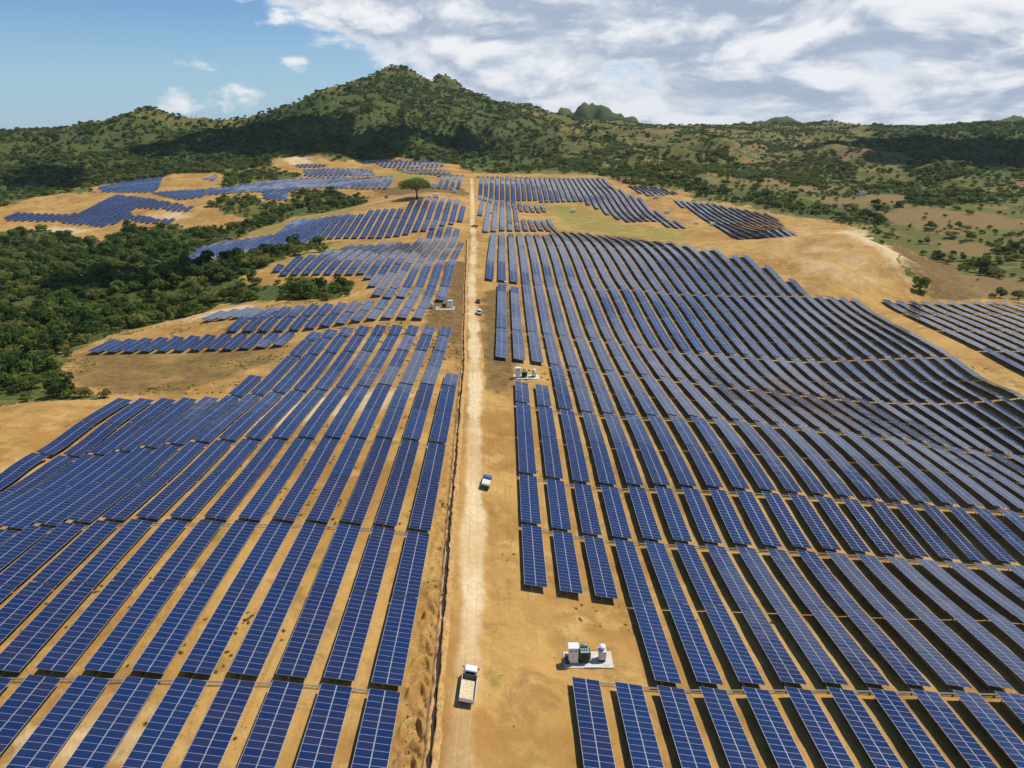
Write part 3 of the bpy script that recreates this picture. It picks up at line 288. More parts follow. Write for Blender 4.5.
def panel_material():
    m, t, b = mat('blue solar cells under glass')
    uv = t.node('ShaderNodeUVMap'); uv.uv_map = 'UVMap'; u, v, _ = t.sep(uv.outputs[0])
    tid = t.node('ShaderNodeAttribute', attribute_name='tid').outputs['Fac']
    fv = t.math('FRACT', v); iv = t.math('FLOOR', v)
    fu = t.math('FRACT', u); iu = t.math('FLOOR', u)
    wn = t.node('ShaderNodeTexWhiteNoise', noise_dimensions='3D'); t.put(wn.inputs[0], t.comb(iv, iu, tid))
    wt = t.node('ShaderNodeTexWhiteNoise', noise_dimensions='1D'); t.put(wt.inputs['W'], tid)
    cell = t.mix(wn.outputs['Value'], (.006, .021, .086), (.022, .025, .070))
    cell = t.mix(t.smooth(wt.outputs['Value'], 0, 1, 0, .55), cell, (.007, .030, .108))
    # silver frame round every module
    e1 = t.smooth(t.math('MINIMUM', fv, t.math('SUBTRACT', 1.0, fv)), .011, .021, 1.0, 0.0)
    e2 = t.smooth(t.math('MINIMUM', fu, t.math('SUBTRACT', 1.0, fu)), .017, .025, 1.0, 0.0)
    fr = t.math('MAXIMUM', e1, e2)
    # fine busbars of the cells
    cb = t.math('ABSOLUTE', t.math('SUBTRACT', t.math('FRACT', t.math('MULTIPLY', fu, 12)), .5))
    cell = t.mix(t.math('MULTIPLY', t.smooth(cb, .46, .49), .18), cell, (.25, .28, .34))
    t.put(b.inputs['Base Color'], t.mix(fr, cell, (.50, .52, .55)))
    t.put(b.inputs['Roughness'], t.math('MULTIPLY_ADD', fr, .3, .13))
    t.put(b.inputs['Metallic'], t.math('MULTIPLY', fr, .4))
    b.inputs['IOR'].default_value = 1.47
    # every module sits a fraction of a degree off its neighbours
    g = t.node('ShaderNodeNewGeometry')
    def vm(op, a_, b_):
        n = t.node('ShaderNodeVectorMath', operation=op); t.put(n.inputs[0], a_); t.put(n.inputs[1], b_); return n.outputs[0]
    off = vm('MULTIPLY', vm('SUBTRACT', wn.outputs['Color'], (.5, .5, .5)), (.030, .030, .030))
    off2 = vm('MULTIPLY', vm('SUBTRACT', wt.outputs['Color'], (.5, .5, .5)), (.055, .055, .055))
    t.put(b.inputs['Normal'], vm('NORMALIZE', vm('ADD', vm('ADD', g.outputs['Normal'], off), off2), (0, 0, 0)))
    dust = t.smooth(t.noise(g.outputs['Position'], .25, 4, .6), .45, .75)
    t.put(b.inputs['Roughness'], t.math('ADD', t.math('MULTIPLY_ADD', fr, .3, .11), t.math('MULTIPLY', dust, .12)))
    return m
M = {}
M['ground'] = ground_material(); M['road'] = road_material(); M['panel'] = panel_material()
M['back'] = simple('panel back in painted shade', (.03, .03, .034), .7)  # panel undersides: shade below the tables put into the colour of a white sheet
M['alu'] = simple('aluminium rail', (.45, .46, .48), .45, .6)
M['steel'] = simple('galvanised steel', (.10, .10, .105), .55, .5)  # table frames: colour lowered to add to the shade under the tables
M['conduit'] = simple('grey conduit', (.30, .29, .27), .7)
M['darkened'] = simple('damp trench floor', (.035, .02, .012), .95, 0, .3, 1.0)  # near-black brown for the trench floor and its inner sides
M['spoil'] = simple('loose spoil earth', (.47, .28, .11), .95, 0, .28, 1.6, .1)
M['stone'] = simple('earth coloured stone', (.40, .27, .13), .95, 0, .4, 2.0, .1)
M['concrete'] = simple('pale concrete', (.62, .57, .46), .9, 0, .12, 2.0)
M['apron'] = simple('sand stained concrete', (.42, .34, .22), .95, 0, .25, .8)
M['white'] = simple('white enamel', (.78, .78, .80), .45, 0, .05)
M['offwhite'] = simple('cream enamel', (.66, .63, .54), .5, 0, .08)
M['green'] = simple('dark green enamel', (.035, .095, .062), .5, 0, .15)
M['palegreen'] = simple('weathered green lid', (.24, .36, .28), .5, 0, .12)
M['black'] = simple('black rubber', (.014, .014, .015), .8)
M['darkgrey'] = simple('dark grey metal', (.06, .062, .066), .5, .2)
M['glass'] = simple('tinted window glass', (.015, .018, .022), .08, 0, .02)
M['blue'] = simple('blue car paint', (.035, .13, .33), .3, 0, .06)
M['greypaint'] = simple('dark car paint', (.10, .10, .10), .3, 0, .06)
M['sandload'] = simple('load of dry sand', (.66, .52, .29), .95, 0, .15, 3.0)
M['brownload'] = simple('bed floor', (.66, .58, .44), .8, 0, .15, 3.0)
M['chrome'] = simple('bright metal', (.6, .6, .6), .25, 1.0, .02)
M['redlamp'] = simple('red lamp glass', (.35, .02, .015), .3)
M['bark'] = simple('bark', (.11, .075, .05), .9, 0, .3, 4.0)
M['thatch'] = simple('dark roof sheet', (.09, .075, .065), .8, 0, .2)
def leaf_material(name, c0, c1, c2):
    m, t, b = mat(name)
    oi = t.node('ShaderNodeObjectInfo'); g = t.node('ShaderNodeNewGeometry')
    r = oi.outputs['Random']
    n = t.noise(g.outputs['Position'], .9, 3, .6)
    base = t.mix(r, c0, c1)
    base = t.mix(t.math('MULTIPLY', t.smooth(n, .45, .7), .6), base, c2)
    t.put(b.inputs['Base Color'], base); b.inputs['Roughness'].default_value = .6
    b.inputs['Specular IOR Level'].default_value = .25
    tr = t.node('ShaderNodeBsdfTranslucent'); t.put(tr.inputs[0], t.mix(.4, base, c2))
    mx = t.node('ShaderNodeMixShader'); mx.inputs[0].default_value = .46
    o = [n_ for n_ in t.n if n_.type == 'OUTPUT_MATERIAL'][0]
    t.l.new(b.outputs[0], mx.inputs[1]); t.l.new(tr.outputs[0], mx.inputs[2]); t.l.new(mx.outputs[0], o.inputs[0])
    return m
M['leaf'] = leaf_material('tree leaves', (.034, .100, .016), (.155, .225, .036), (.25, .285, .062))
M['leaf_pale'] = leaf_material('pale tree leaves', (.13, .16, .03), (.26, .27, .06), (.34, .32, .10))
M['leaf_deep'] = leaf_material('deep green leaves', (.022, .060, .014), (.06, .11, .022), (.10, .14, .03))
M['leaf_dry'] = leaf_material('dry bush leaves', (.12, .15, .03), (.24, .225, .055), (.31, .285, .085))
M['weed'] = leaf_material('weed leaves', (.13, .17, .03), (.24, .24, .06), (.33, .30, .10))
def cloud_material():
    m = bpy.data.materials.new('cloud vapour'); m.use_nodes = True; t = NT(m.node_tree); t.n.clear()
    o = t.node('ShaderNodeOutputMaterial'); d = t.node('ShaderNodeBsdfDiffuse'); d.inputs[0].default_value = (.9, .9, .9, 1)
    tr = t.node('ShaderNodeBsdfTranslucent'); tr.inputs[0].default_value = (.85, .87, .9, 1)
    mx = t.node('ShaderNodeMixShader'); mx.inputs[0].default_value = .35
    t.l.new(d.outputs[0], mx.inputs[1]); t.l.new(tr.outputs[0], mx.inputs[2]); t.l.new(mx.outputs[0], o.inputs[0])
    return m
M['cloud'] = cloud_material()

# ------------------------------------------------------------------ object helpers
def link(name, me, parent=None, loc=None):
    o = bpy.data.objects.new(name, me); COL.objects.link(o)
    if parent: o.parent = parent
    if loc is not None: o.location = loc
    return o
def tag(o, label=None, cat=None, group=None, kind=None):
    for k, v in (('label', label), ('category', cat), ('group', group), ('kind', kind)):
        if v: o[k] = v
    return o
def empty(name, loc, rz=0.0):
    o = bpy.data.objects.new(name, None); COL.objects.link(o); o.location = loc; o.rotation_euler = (0, 0, rz); o.empty_display_size = .5
    return o
def mesh_np(name, verts, faces, mats, smooth=False):
    me = bpy.data.meshes.new(name)
    verts = np.asarray(verts, np.float32); faces = np.asarray(faces, np.int32)
    nv, nf, k = len(verts), len(faces), faces.shape[1]
    me.vertices.add(nv); me.vertices.foreach_set('co', verts.ravel())
    me.loops.add(nf*k); me.loops.foreach_set('vertex_index', faces.ravel())
    me.polygons.add(nf); me.polygons.foreach_set('loop_start', np.arange(0, nf*k, k, dtype=np.int32))
    for m in (mats if isinstance(mats, (list, tuple)) else [mats]): me.materials.append(m)
    me.update(calc_edges=True); me.validate()
    me.polygons.foreach_set('use_smooth', np.full(nf, bool(smooth)))
    return me
class MB:
    """collects bevelled boxes, tubes and prisms into one mesh"""
    def __init__(s): s.bm = bmesh.new()
    def box(s, c, d, bev=0.0, rot=None, taper=None):
        r = bmesh.ops.create_cube(s.bm, size=1.0); vs = r['verts']
        for v in vs:
            k = 1.0 if (taper is None or v.co.z < 0) else taper
            v.co = Vector((v.co.x*d[0]*k, v.co.y*d[1]*k, v.co.z*d[2]))
        if rot: bmesh.ops.rotate(s.bm, verts=vs, cent=(0, 0, 0), matrix=Euler(rot).to_matrix())
        bmesh.ops.translate(s.bm, verts=vs, vec=c)
        if bev:
            es = list({e for v in vs for e in v.link_edges})
            bmesh.ops.bevel(s.bm, geom=es, offset=bev, segments=2, affect='EDGES', profile=.5)
        return s
    def cyl(s, c, r, h, axis='Z', seg=16, r2=None):
        q = bmesh.ops.create_cone(s.bm, cap_ends=True, segments=seg, radius1=r, radius2=r if r2 is None else r2, depth=h)
        if axis == 'X': bmesh.ops.rotate(s.bm, verts=q['verts'], cent=(0, 0, 0), matrix=Matrix.Rotation(math.pi/2, 3, 'Y'))
        if axis == 'Y': bmesh.ops.rotate(s.bm, verts=q['verts'], cent=(0, 0, 0), matrix=Matrix.Rotation(math.pi/2, 3, 'X'))
        bmesh.ops.translate(s.bm, verts=q['verts'], vec=c)
        return s
    def prism(s, prof, x0, x1, bev=0.0, inset=None):
        """profile in (y, z) extruded along x; inset(z) narrows it"""
        f = (lambda z: 0.0) if inset is None else inset
        a = [s.bm.verts.new((x0+f(z), y, z)) for y, z in prof]; b = [s.bm.verts.new((x1-f(z), y, z)) for y, z in prof]
        n = len(prof); fs = [s.bm.faces.new(a), s.bm.faces.new(b[::-1])]
        for i in range(n): fs.append(s.bm.faces.new((a[i], b[i], b[(i+1) % n], a[(i+1) % n])))
        bmesh.ops.recalc_face_normals(s.bm, faces=fs)
        if bev: bmesh.ops.bevel(s.bm, geom=list({e for f_ in fs for e in f_.edges}), offset=bev, segments=2, affect='EDGES', profile=.5)
        return s
    def build(s, name, m, parent=None, smooth=False, loc=None):
        bmesh.ops.recalc_face_normals(s.bm, faces=s.bm.faces[:])
        me = bpy.data.meshes.new(name); s.bm.to_mesh(me); s.bm.free(); me.materials.append(m)
        me.polygons.foreach_set('use_smooth', np.full(len(me.polygons), bool(smooth)))
        return link(name, me, parent, loc)

# ------------------------------------------------------------------ the ground sheet
def build_ground():
    rr = [14.0]
    while rr[-1] < 7800: rr.append(rr[-1]*(1.0062 if rr[-1] < 1300 else 1.009) + (.0 if rr[-1] > 60 else 1.2))
    rr = np.array(rr)
    fine = np.radians(np.arange(-43, 43.01, .13)); coarse = np.radians(np.arange(47, 313.1, 4.0))
    th = np.r_[fine, coarse]
    nr, na = len(rr), len(th)
    A, Rr = np.meshgrid(th, rr)
    x = (Rr*np.sin(A)).ravel(); y = (Rr*np.cos(A)).ravel()
    z = TER.z(x, y)
    # masks from the outlines of the cleared land, with ragged edges
    rr0 = np.hypot(x, y); wobx = fbm(x/9, y/9, 40, 3)*7*np.clip(rr0/400, .25, 2.5); woby = fbm(x/9, y/9, 60, 3)*7*np.clip(rr0/400, .25, 2.5)
    jx = x + wobx; jy = y + woby
    cov = {k: inpoly(jx, jy, v) for k, v in DATA['cover'].items() if k[:2] in ('c_', 'w_')}
    sel = np.abs(np.arctan2(x, y)) < R_(44)
    for k, v in DATA['cover'].items():
        if k in cov: continue
        acc = np.zeros(len(x)); rad = (2.5 if k[0] in 'fb' else 4.0) + rr0[sel]*(.010 if k[0] in 'sg' else .006)
        for q in range(10):
            an = q*2.4; f = math.sqrt((q+.5)/10)*1.6
            acc[sel] += inpoly(jx[sel]+rad*f*math.cos(an), jy[sel]+rad*f*math.sin(an), v)
        cov[k] = acc/10*(.45 if k.startswith('s_face') else .6 if k in ('g_bank', 'b_bank') else 1.0)
    def any_(p): return np.any([v for k, v in cov.items() if k.startswith(p)], axis=0).astype(float) if p in ('c_', 'w_') else np.max([v for k, v in cov.items() if k.startswith(p)], axis=0)
    clear = np.maximum(any_('c_'), (any_('b_') > .5).astype(float)); r = np.hypot(x, y)
    clear = np.maximum(clear, ((r < 150) & (x > -90)).astype(float))
    clear = np.maximum(clear, (np.abs(x - xline(ROAD, y)) < 16)*(y < 880)*(y > -50))
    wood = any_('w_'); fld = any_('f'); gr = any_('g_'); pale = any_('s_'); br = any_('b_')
    clear = np.where((wood > 0) & (np.abs(x - xline(ROAD, y)) > 18), 0, clear)
    wood = np.maximum(wood, (r > 2250).astype(float))
    fld = np.maximum(fld, sstep(.16, .30, fbm(x/75, y/75, 77, 4))*(x > -50)*(y > 500)*(wood < .5))
    # small relief: clods on bare soil, a rilled bank left of the trench, mounded waste ground elsewhere
    near = 1 - sstep(250, 500, r)
    z = z + clear*near*fbm(x/3.5, y/3.5, 3, 3)*.16
    xd = xline(DITCH, y); xt = -12.9
    bank = sstep(xt-.3, xt+.8, x)*(1-sstep(xd-1.6, xd-.8, x))*sstep(40, 60, y)*(1-sstep(190, 215, y))
    z = z + bank*(.85*np.sin(y*2.2+np.abs(x-(xt+xd)/2)*2.2+fbm(x/3, y/3, 8, 2)*5)*(.5+vnoise(y/14, x*0, 5)) + .7*fbm(x/1.4, y/2.2, 12, 3))
    # level the carriageway corridor a little
    verts = np.c_[x, y, z]
    i = np.arange(nr-1)[:, None]*na + np.arange(na)[None, :]
    j = np.arange(nr-1)[:, None]*na + (np.arange(na)[None, :]+1) % na
    faces = np.stack([i, i+na, j+na, j], -1).reshape(-1, 4)
    me = mesh_np('ground', verts, faces, M['ground'], True)
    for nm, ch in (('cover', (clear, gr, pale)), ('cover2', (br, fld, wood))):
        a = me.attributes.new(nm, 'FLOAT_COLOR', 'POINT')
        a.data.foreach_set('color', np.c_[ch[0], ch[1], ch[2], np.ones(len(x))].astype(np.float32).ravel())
    o = link('ground', me); tag(o, kind='structure')
build_ground()

def drape(name, line, offs, m, kind, heights=None, jit=0.0, ykeep=None, soft=1.0):
    """a strip following a line over the ground; offs across, heights above ground"""
    L = line
    tan = np.gradient(L, axis=0); tan /= np.linalg.norm(tan, axis=1)[:, None]; nrm = np.c_[tan[:, 1], -tan[:, 0]]
    offs = np.asarray(offs, float); k = len(offs); n = len(L)
    O = np.repeat(offs[None, :], n, 0)
    if jit: O = O + fbm(L[:, 1][:, None]/1.7 + np.arange(k)*13.1, L[:, 0][:, None]*0 + np.arange(k)*7.7, 31, 3)*jit
    X = L[:, 0][:, None] + nrm[:, 0][:, None]*O; Y = L[:, 1][:, None] + nrm[:, 1][:, None]*O
    Zg = TER.z(X.ravel(), Y.ravel()).reshape(X.shape)
    Hh = np.zeros(k) if heights is None else np.asarray(heights, float)
    Zs = Zg + Hh[None, :]*(1 if not jit else (1 + .7*fbm(L[:, 1][:, None]/2.3, np.arange(k)[None, :]*3.3, 91, 3)))
    V = np.stack([X, Y, Zs], -1).reshape(-1, 3)
    a = np.arange(n-1)[:, None]*k + np.arange(k-1)[None, :]
    F = np.stack([a, a+1, a+k+1, a+k], -1).reshape(-1, 4)
    me = mesh_np(name, V, F, m, True)
    uv = me.uv_layers.new(name='UVMap')
    U = (offs-offs[0])/(offs[-1]-offs[0]); dist = np.r_[0, np.cumsum(np.linalg.norm(np.diff(L, axis=0), axis=1))]
    UV = np.stack([np.repeat(U[None, :], n, 0), np.repeat(dist[:, None]/10, k, 1)], -1).reshape(-1, 2)
    uv.data.foreach_set('uv', UV[F.ravel()].astype(np.float32).ravel())
    o = link(name, me); tag(o, kind=kind); return o
fineroad = smooth_line([tuple(p) for p in ROAD[::6]], 1.0)
rw = np.linspace(-3.4, 3.4, 13)
drape('dirt_road', fineroad, rw, M['road'], 'structure', heights=[-.12, .02, .09, .10, .10, .11, .12, .11, .10, .10, .09, .02, -.12])
finditch = smooth_line([tuple(p) for p in DITCH[::4]], .45)
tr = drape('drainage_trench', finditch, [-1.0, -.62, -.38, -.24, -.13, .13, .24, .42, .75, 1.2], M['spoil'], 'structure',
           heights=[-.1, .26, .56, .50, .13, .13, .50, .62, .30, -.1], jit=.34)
tr.data.materials.append(M['darkened'])
k = 9
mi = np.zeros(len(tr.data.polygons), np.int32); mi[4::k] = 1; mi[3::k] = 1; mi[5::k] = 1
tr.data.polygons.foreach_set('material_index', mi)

# ------------------------------------------------------------------ solar tables
HI, LO, WID, GAPM = 1.66, .94, 3.93, .035      # heights of the two long edges, slant width, slot between the two strips
TILT = math.asin((HI-LO)/WID); CW = WID*math.cos(TILT)
ROWS = []          # (x of the high edge, y0, y1, field, row order, band)
def split(xl, ya, yb, y00, pitch, field, order, gaps=None):
    n0 = math.floor((ya-y00)/pitch+1e-6); n1 = math.ceil((yb-y00)/pitch-1e-6)
    for n in range(n0, n1):
        a = max(ya, y00+n*pitch); b = min(yb, y00+(n+1)*pitch)
        if b-a < 6: continue
        g0 = .55 if gaps is None or n in gaps else .12; g1 = .55 if gaps is None or (n+1) in gaps else .12
        ROWS.append((xl, a+g0, b-g1, field, order, n))
RT = DATA['arr']['right_top']; RTx = [p[0] for p in RT]; RTy = [p[1] for p in RT]
PR, Y0R = 20.04, 77.4
GR_ = {0, 2, 3, 5, 7, 9, 13, 18}
for k in range(-3, 29):
    xl = 3.25+6*k
    top = float(np.interp(xl, sorted(RTx), [y_ for _, y_ in sorted(zip(RTx, RTy))]))
    top = Y0R + PR*round((top-Y0R)/PR)
    if k >= 20: top = max(top, 338)
    if k == -3: continue
    if k == -2: iv = [(338, top)]
    elif k == -1: iv = [(217.7, 332), (338, top)]
    elif k == 0: iv = [(97.4, 195), (217.7, 329), (338, top)]
    elif k == 1: iv = [(37.3, 77.4), (97.4, 195), (217.7, top)]
    elif k == 2: iv = [(37.3, 77.4), (97.4, top)]
    else: iv = [(37.3, top)]
    for a, b_ in iv:
        a = max(a, Y0R+PR*math.floor((abs(xl)/.86-28-Y0R)/PR) if xl > 60 else 0)
        split(xl, a, b_, Y0R, PR, 'right', k, GR_)
def scan(poly, xs, yst=1.0):
    ys = np.array([p[1] for p in poly]); yy = np.arange(ys.min(), ys.max(), yst); out = []
    for order, xl in enumerate(xs):
        ins = inpoly(np.full(len(yy), xl+1.9), yy, poly)
        d = np.diff(np.r_[0, ins.astype(int), 0]); a = np.where(d == 1)[0]; b_ = np.where(d == -1)[0]-1
        for i0, i1 in zip(a, b_): out.append((order, xl, yy[i0], yy[i1]))
    return out
for nm in ('FB1', 'FB2', 'FD', 'FE'):
    P = DATA['arr'][nm]; lo = min(p[0] for p in P); hi = max(p[0] for p in P)
    xs = [3.25+6*k for k in range(-12, 60) if lo-3 < 3.25+6*k < hi]
    if nm == 'FE': xs = [x_+.5 for x_ in xs]
    for o_, xl, a, b_ in scan(P, xs):
        split(xl, a, b_, 479.0, PR, 'far', o_, {0, 8, 15, 17})
for i in range(0, 18):
    xl = 190+6.6*i
    split(xl, max(236., 207+(xl-190)*1.15), 343., 236.0, 29.0, 'strip', i)
PL, Y0L = 18.75, 70.0
GL_ = {0, 2, 4, 6, 8, 9, 10}
def lx(j): return -17.1-6*(j-1)
for j in range(1, 17):
    top = 195 if j == 1 else 251 if j <= 10 else 201 if j == 11 else 188
    bot = max(13.7, Y0L+PL*math.floor((abs(lx(j))/.83-30-Y0L)/PL))
    split(lx(j), bot, top, Y0L, PL, 'left', j, GL_)
for j in range(4, 17): split(lx(j), 260.5, 297, 260.0, 18.4, 'left_upper', j)
for j in range(17, 20): split(lx(j), 281, 303, 281, 22, 'left_upper', j)
for j in range(12, 24): split(lx(j), 239 if j < 16 else 240, 258, 239, 19.5, 'left_lower', j)
for nm in ('LH', 'LI', 'P1', 'P2', 'P3', 'P4', 'P5', 'P6', 'P7', 'P8'):
    P = DATA['arr'][nm]; lo = min(p[0] for p in P); hi = max(p[0] for p in P)
    xs = [lx(j) for j in range(-2, 110) if lo-3 < lx(j) < hi] if nm[0] == 'L' else [hi-6-j*(7.4 if nm in ('P1', 'P2', 'P3') else 6.5) for j in range(0, 70) if lo-3 < hi-6-j*(7.4 if nm in ('P1', 'P2', 'P3') else 6.5)]
    for o_, xl, a, b_ in scan(P, xs): split(xl, a, b_, 320.0, PL, 'far', o_, {0, 3, 6, 9, 12})

cp, sp = math.cos(DATA['p']), math.sin(DATA['p']); cy_, sy_ = math.cos(DATA['yaw']), math.sin(DATA['yaw'])
def project(x, y, z):
    dx = x*cy_ - y*sy_; dy = x*sy_ + y*cy_; dz = z-CAM_H
    d = dy*cp - dz*sp; up = dy*sp + dz*cp
    return 512+700*dx/d, 384-700*up/d, d
def table_arrays(xl, y0, y1):
    """vertices of the two module strips and of the frame; every table bends with the ground it stands on"""
    m = max(4, round((y1-y0)/1.0)); seg = max(2, int(round((y1-y0)/2.6)))
    ys = np.linspace(y0, y1, seg+1)
    zg = TER.z(np.full(seg+1, xl+CW/2), ys)
    zg = zg*.6 + np.polyval(np.polyfit(ys-y0, zg, 1), ys-y0)*.4
    return m, seg, ys, zg
def strip_mesh(ys, zg, xl, s0, s1, m, iu, tid, org=(0, 0, 0)):
    n = len(ys); th = .045; ct, st = math.cos(TILT), math.sin(TILT)
    def pt(s, d): return np.stack([np.full(n, xl+s*ct-d*st), ys, zg+HI-s*st-d*ct], -1)
    V = np.stack([pt(s0, 0), pt(s1, 0), pt(s1, th), pt(s0, th)], 1).reshape(-1, 3) - np.array(org)
    b = np.arange(n-1)*4
    top = np.stack([b, b+1, b+5, b+4], -1); bot = np.stack([b+3, b+7, b+6, b+2], -1)
    sl_ = np.stack([b, b+4, b+7, b+3], -1); sr = np.stack([b+1, b+2, b+6, b+5], -1)
    e = (n-1)*4
    caps = np.array([[0, 3, 2, 1], [e, e+1, e+2, e+3]])
    F = np.r_[top, sl_, sr, caps, bot]
    mi = np.r_[np.zeros(len(top)), np.ones(2*len(sl_)+2), np.full(len(bot), 2)].astype(np.int32)
    vv = np.linspace(0, m, n)
    UV = np.zeros((len(V), 2)); UV[0::4, 0] = iu; UV[3::4, 0] = iu; UV[1::4, 0] = iu+1; UV[2::4, 0] = iu+1
    UV[:, 1] = np.repeat(vv, 4)
    return V, F, mi, UV
def box_arrays(c, d):
    c = np.array(c); d = np.array(d)/2
    s = np.array([[-1, -1, -1], [1, -1, -1], [1, 1, -1], [-1, 1, -1], [-1, -1, 1], [1, -1, 1], [1, 1, 1], [-1, 1, 1]])
    return c+s*d, np.array([[0, 3, 2, 1], [4, 5, 6, 7], [0, 1, 5, 4], [1, 2, 6, 5], [2, 3, 7, 6], [3, 0, 4, 7]])
def frame_mesh(ys, zg, xl, org=(0, 0, 0), lean=False):
    V = []; F = []; n0 = 0; ct, st = math.cos(TILT), math.sin(TILT)
    n = len(ys)
    for s in ((.5, 3.4) if lean else (.45, 1.45, 2.48, 3.48)):       # purlins following the slope
        x = xl+s*ct; z = zg+HI-s*st-.10
        P = np.stack([np.stack([np.full(n, x-.04), ys, z-.05], -1), np.stack([np.full(n, x+.04), ys, z-.05], -1),
                      np.stack([np.full(n, x+.04), ys, z+.04], -1), np.stack([np.full(n, x-.04), ys, z+.04], -1)], 1).reshape(-1, 3)
        b = np.arange(n-1)*4
        for q in range(4): F.append(np.stack([b+q, b+(q+1) % 4, b+4+(q+1) % 4, b+4+q], -1)+n0)
        e = (n-1)*4; F.append(np.array([[3, 2, 1, 0], [e, e+1, e+2, e+3]])+n0)
        V.append(P); n0 += len(P)
    L = ys[-1]-ys[0]; npst = max(2, int(L//4.4)+1)
    for yy in np.linspace(ys[0]+.9, ys[-1]-.9, npst):
        zz = np.interp(yy, ys, zg)
        for s in (.75, 3.15):
            x = xl+s*ct; zt = HI-s*st-.13
            gz = -.45
            v, f = box_arrays((x, yy, zz+(zt+gz)/2), (.10, .10, zt-gz)); V.append(v); F.append(f+n0); n0 += 8
    V = np.concatenate(V)-np.array(org); F = np.concatenate(F)
    return V, F
def strips_to_mesh(name, parts, tids, mats=('panel', 'alu', 'back')):
    n0 = 0; Vs, Fs, Ms, Us, Ts = [], [], [], [], []
    for (V, F, mi, UV), t_ in zip(parts, tids):
        Vs.append(V); Fs.append(F+n0); Ms.append(mi); Us.append(UV); Ts.append(np.full(len(V), t_)); n0 += len(V)
    V = np.concatenate(Vs); F = np.concatenate(Fs); mi = np.concatenate(Ms); UV = np.concatenate(Us); T = np.concatenate(Ts)
    me = mesh_np(name, V, F, [M[q] for q in mats])
    me.polygons.foreach_set('material_index', mi)
    uv = me.uv_layers.new(name='UVMap'); uv.data.foreach_set('uv', UV[F.ravel()].astype(np.float32).ravel())
    a = me.attributes.new('tid', 'FLOAT', 'POINT'); a.data.foreach_set('value', T.astype(np.float32))
    return me
ORD = ['', 'first', 'second', 'third', 'fourth', 'fifth', 'sixth', 'seventh', 'eighth', 'ninth', 'tenth', 'eleventh', 'twelfth', 'thirteenth', 'fourteenth', 'fifteenth',
       'sixteenth', 'seventeenth', 'eighteenth', 'nineteenth', 'twentieth', 'twenty-first', 'twenty-second', 'twenty-third', 'twenty-fourth', 'twenty-fifth', 'twenty-sixth', 'twenty-seventh', 'twenty-eighth', 'twenty-ninth', 'thirtieth']
def table_area(r):
    xl, y0, y1 = r[:3]; ym = (y0+y1)/2
    pts_ = [(xl, y0), (xl+CW, y0), (xl+CW, y1), (xl, y1)]
    z = Z1(xl+2, ym)+1.2
    q = [project(a, b_, z) for a, b_ in pts_]
    if min(p_[2] for p_ in q) < 10: return 0
    # clip roughly to the frame
    us = [min(max(p_[0], 0), 1024) for p_ in q]; vs = [min(max(p_[1], 0), 768) for p_ in q]
    return abs(sum(us[i]*vs[(i+1) % 4]-us[(i+1) % 4]*vs[i] for i in range(4)))/2
areas = [table_area(r) for r in ROWS]
named = [i for i in np.argsort(areas)[::-1] if ROWS[i][3] in ('left', 'right') and areas[i] > 6][:300]
keep = set(int(i) for i in named)
# order of each table in its band, counted from the road, and of each band from the bottom of the photo
rank = {}
for side in ('left', 'right'):
    bands = sorted({ROWS[i][5] for i in range(len(ROWS)) if ROWS[i][3] == side and areas[i] > 6})
    for bi, n in enumerate(bands):
        ids = sorted([i for i in range(len(ROWS)) if ROWS[i][3] == side and ROWS[i][5] == n and ROWS[i][2]-ROWS[i][1] > 3], key=lambda i: abs(ROWS[i][0]))
        for q, i in enumerate(ids): rank[i] = (q+1, bi+1)
rest_parts, rest_tid, fv, ff, fn = [], [], [], [], 0
for i, r in enumerate(ROWS):
    xl, y0, y1, side, order, n = r
    HI, LO = (1.62, 1.30) if side == 'strip' else (1.66, .94)          # the right-hand block lies flatter
    TILT = math.asin((HI-LO)/WID); CW = WID*math.cos(TILT)
    m, seg, ys, zg = table_arrays(xl, y0, y1)
    h = (WID-GAPM)/2
    if i in keep:
        org = (xl, y0, float(zg[0]))
        root = empty('solar_table', org)
        q, bnd = rank[i]
        lab = 'solar table %s of the road, %s from it in the %s' % (side, ORD[q], 'bottom band' if bnd == 1 else '%s lowest band' % ORD[bnd])
        tag(root, lab, 'solar table', 'solar tables in rows %s of the road' % side)
        for iu, s0 in ((0, 0.0), (1, h+GAPM)):
            me = strips_to_mesh('panel_strip', [strip_mesh(ys, zg, xl, s0, s0+h, m, iu, (i*.617) % 97, org)], [(i*.617) % 97])
            link('panel_strip', me, root)
        V, F = frame_mesh(ys, zg, xl, org)
        link('support_frame', mesh_np('support_frame', V, F, M['steel']), root)
    else:
        for iu, s0 in ((0, 0.0), (1, h+GAPM)):
            rest_parts.append(strip_mesh(ys, zg, xl, s0, s0+h, m, iu, (i*.617) % 97)); rest_tid.append((i*.617) % 97)
        V, F = frame_mesh(ys, zg, xl, lean=True)
        V3 = V; fv.append(V3); ff.append(F+fn); fn += len(V3)
me = strips_to_mesh('distant_solar_tables', rest_parts, rest_tid)
o = link('distant_solar_tables', me)
tag(o, 'rows of distant blue solar tables spread over the cleared hills', 'solar tables', kind='stuff')
V = np.concatenate(fv); F = np.concatenate(ff)
link('support_frames', mesh_np('support_frames', V, F, M['steel']), o)['kind'] = 'stuff'
print('TABLES', len(ROWS), 'named', len(keep))

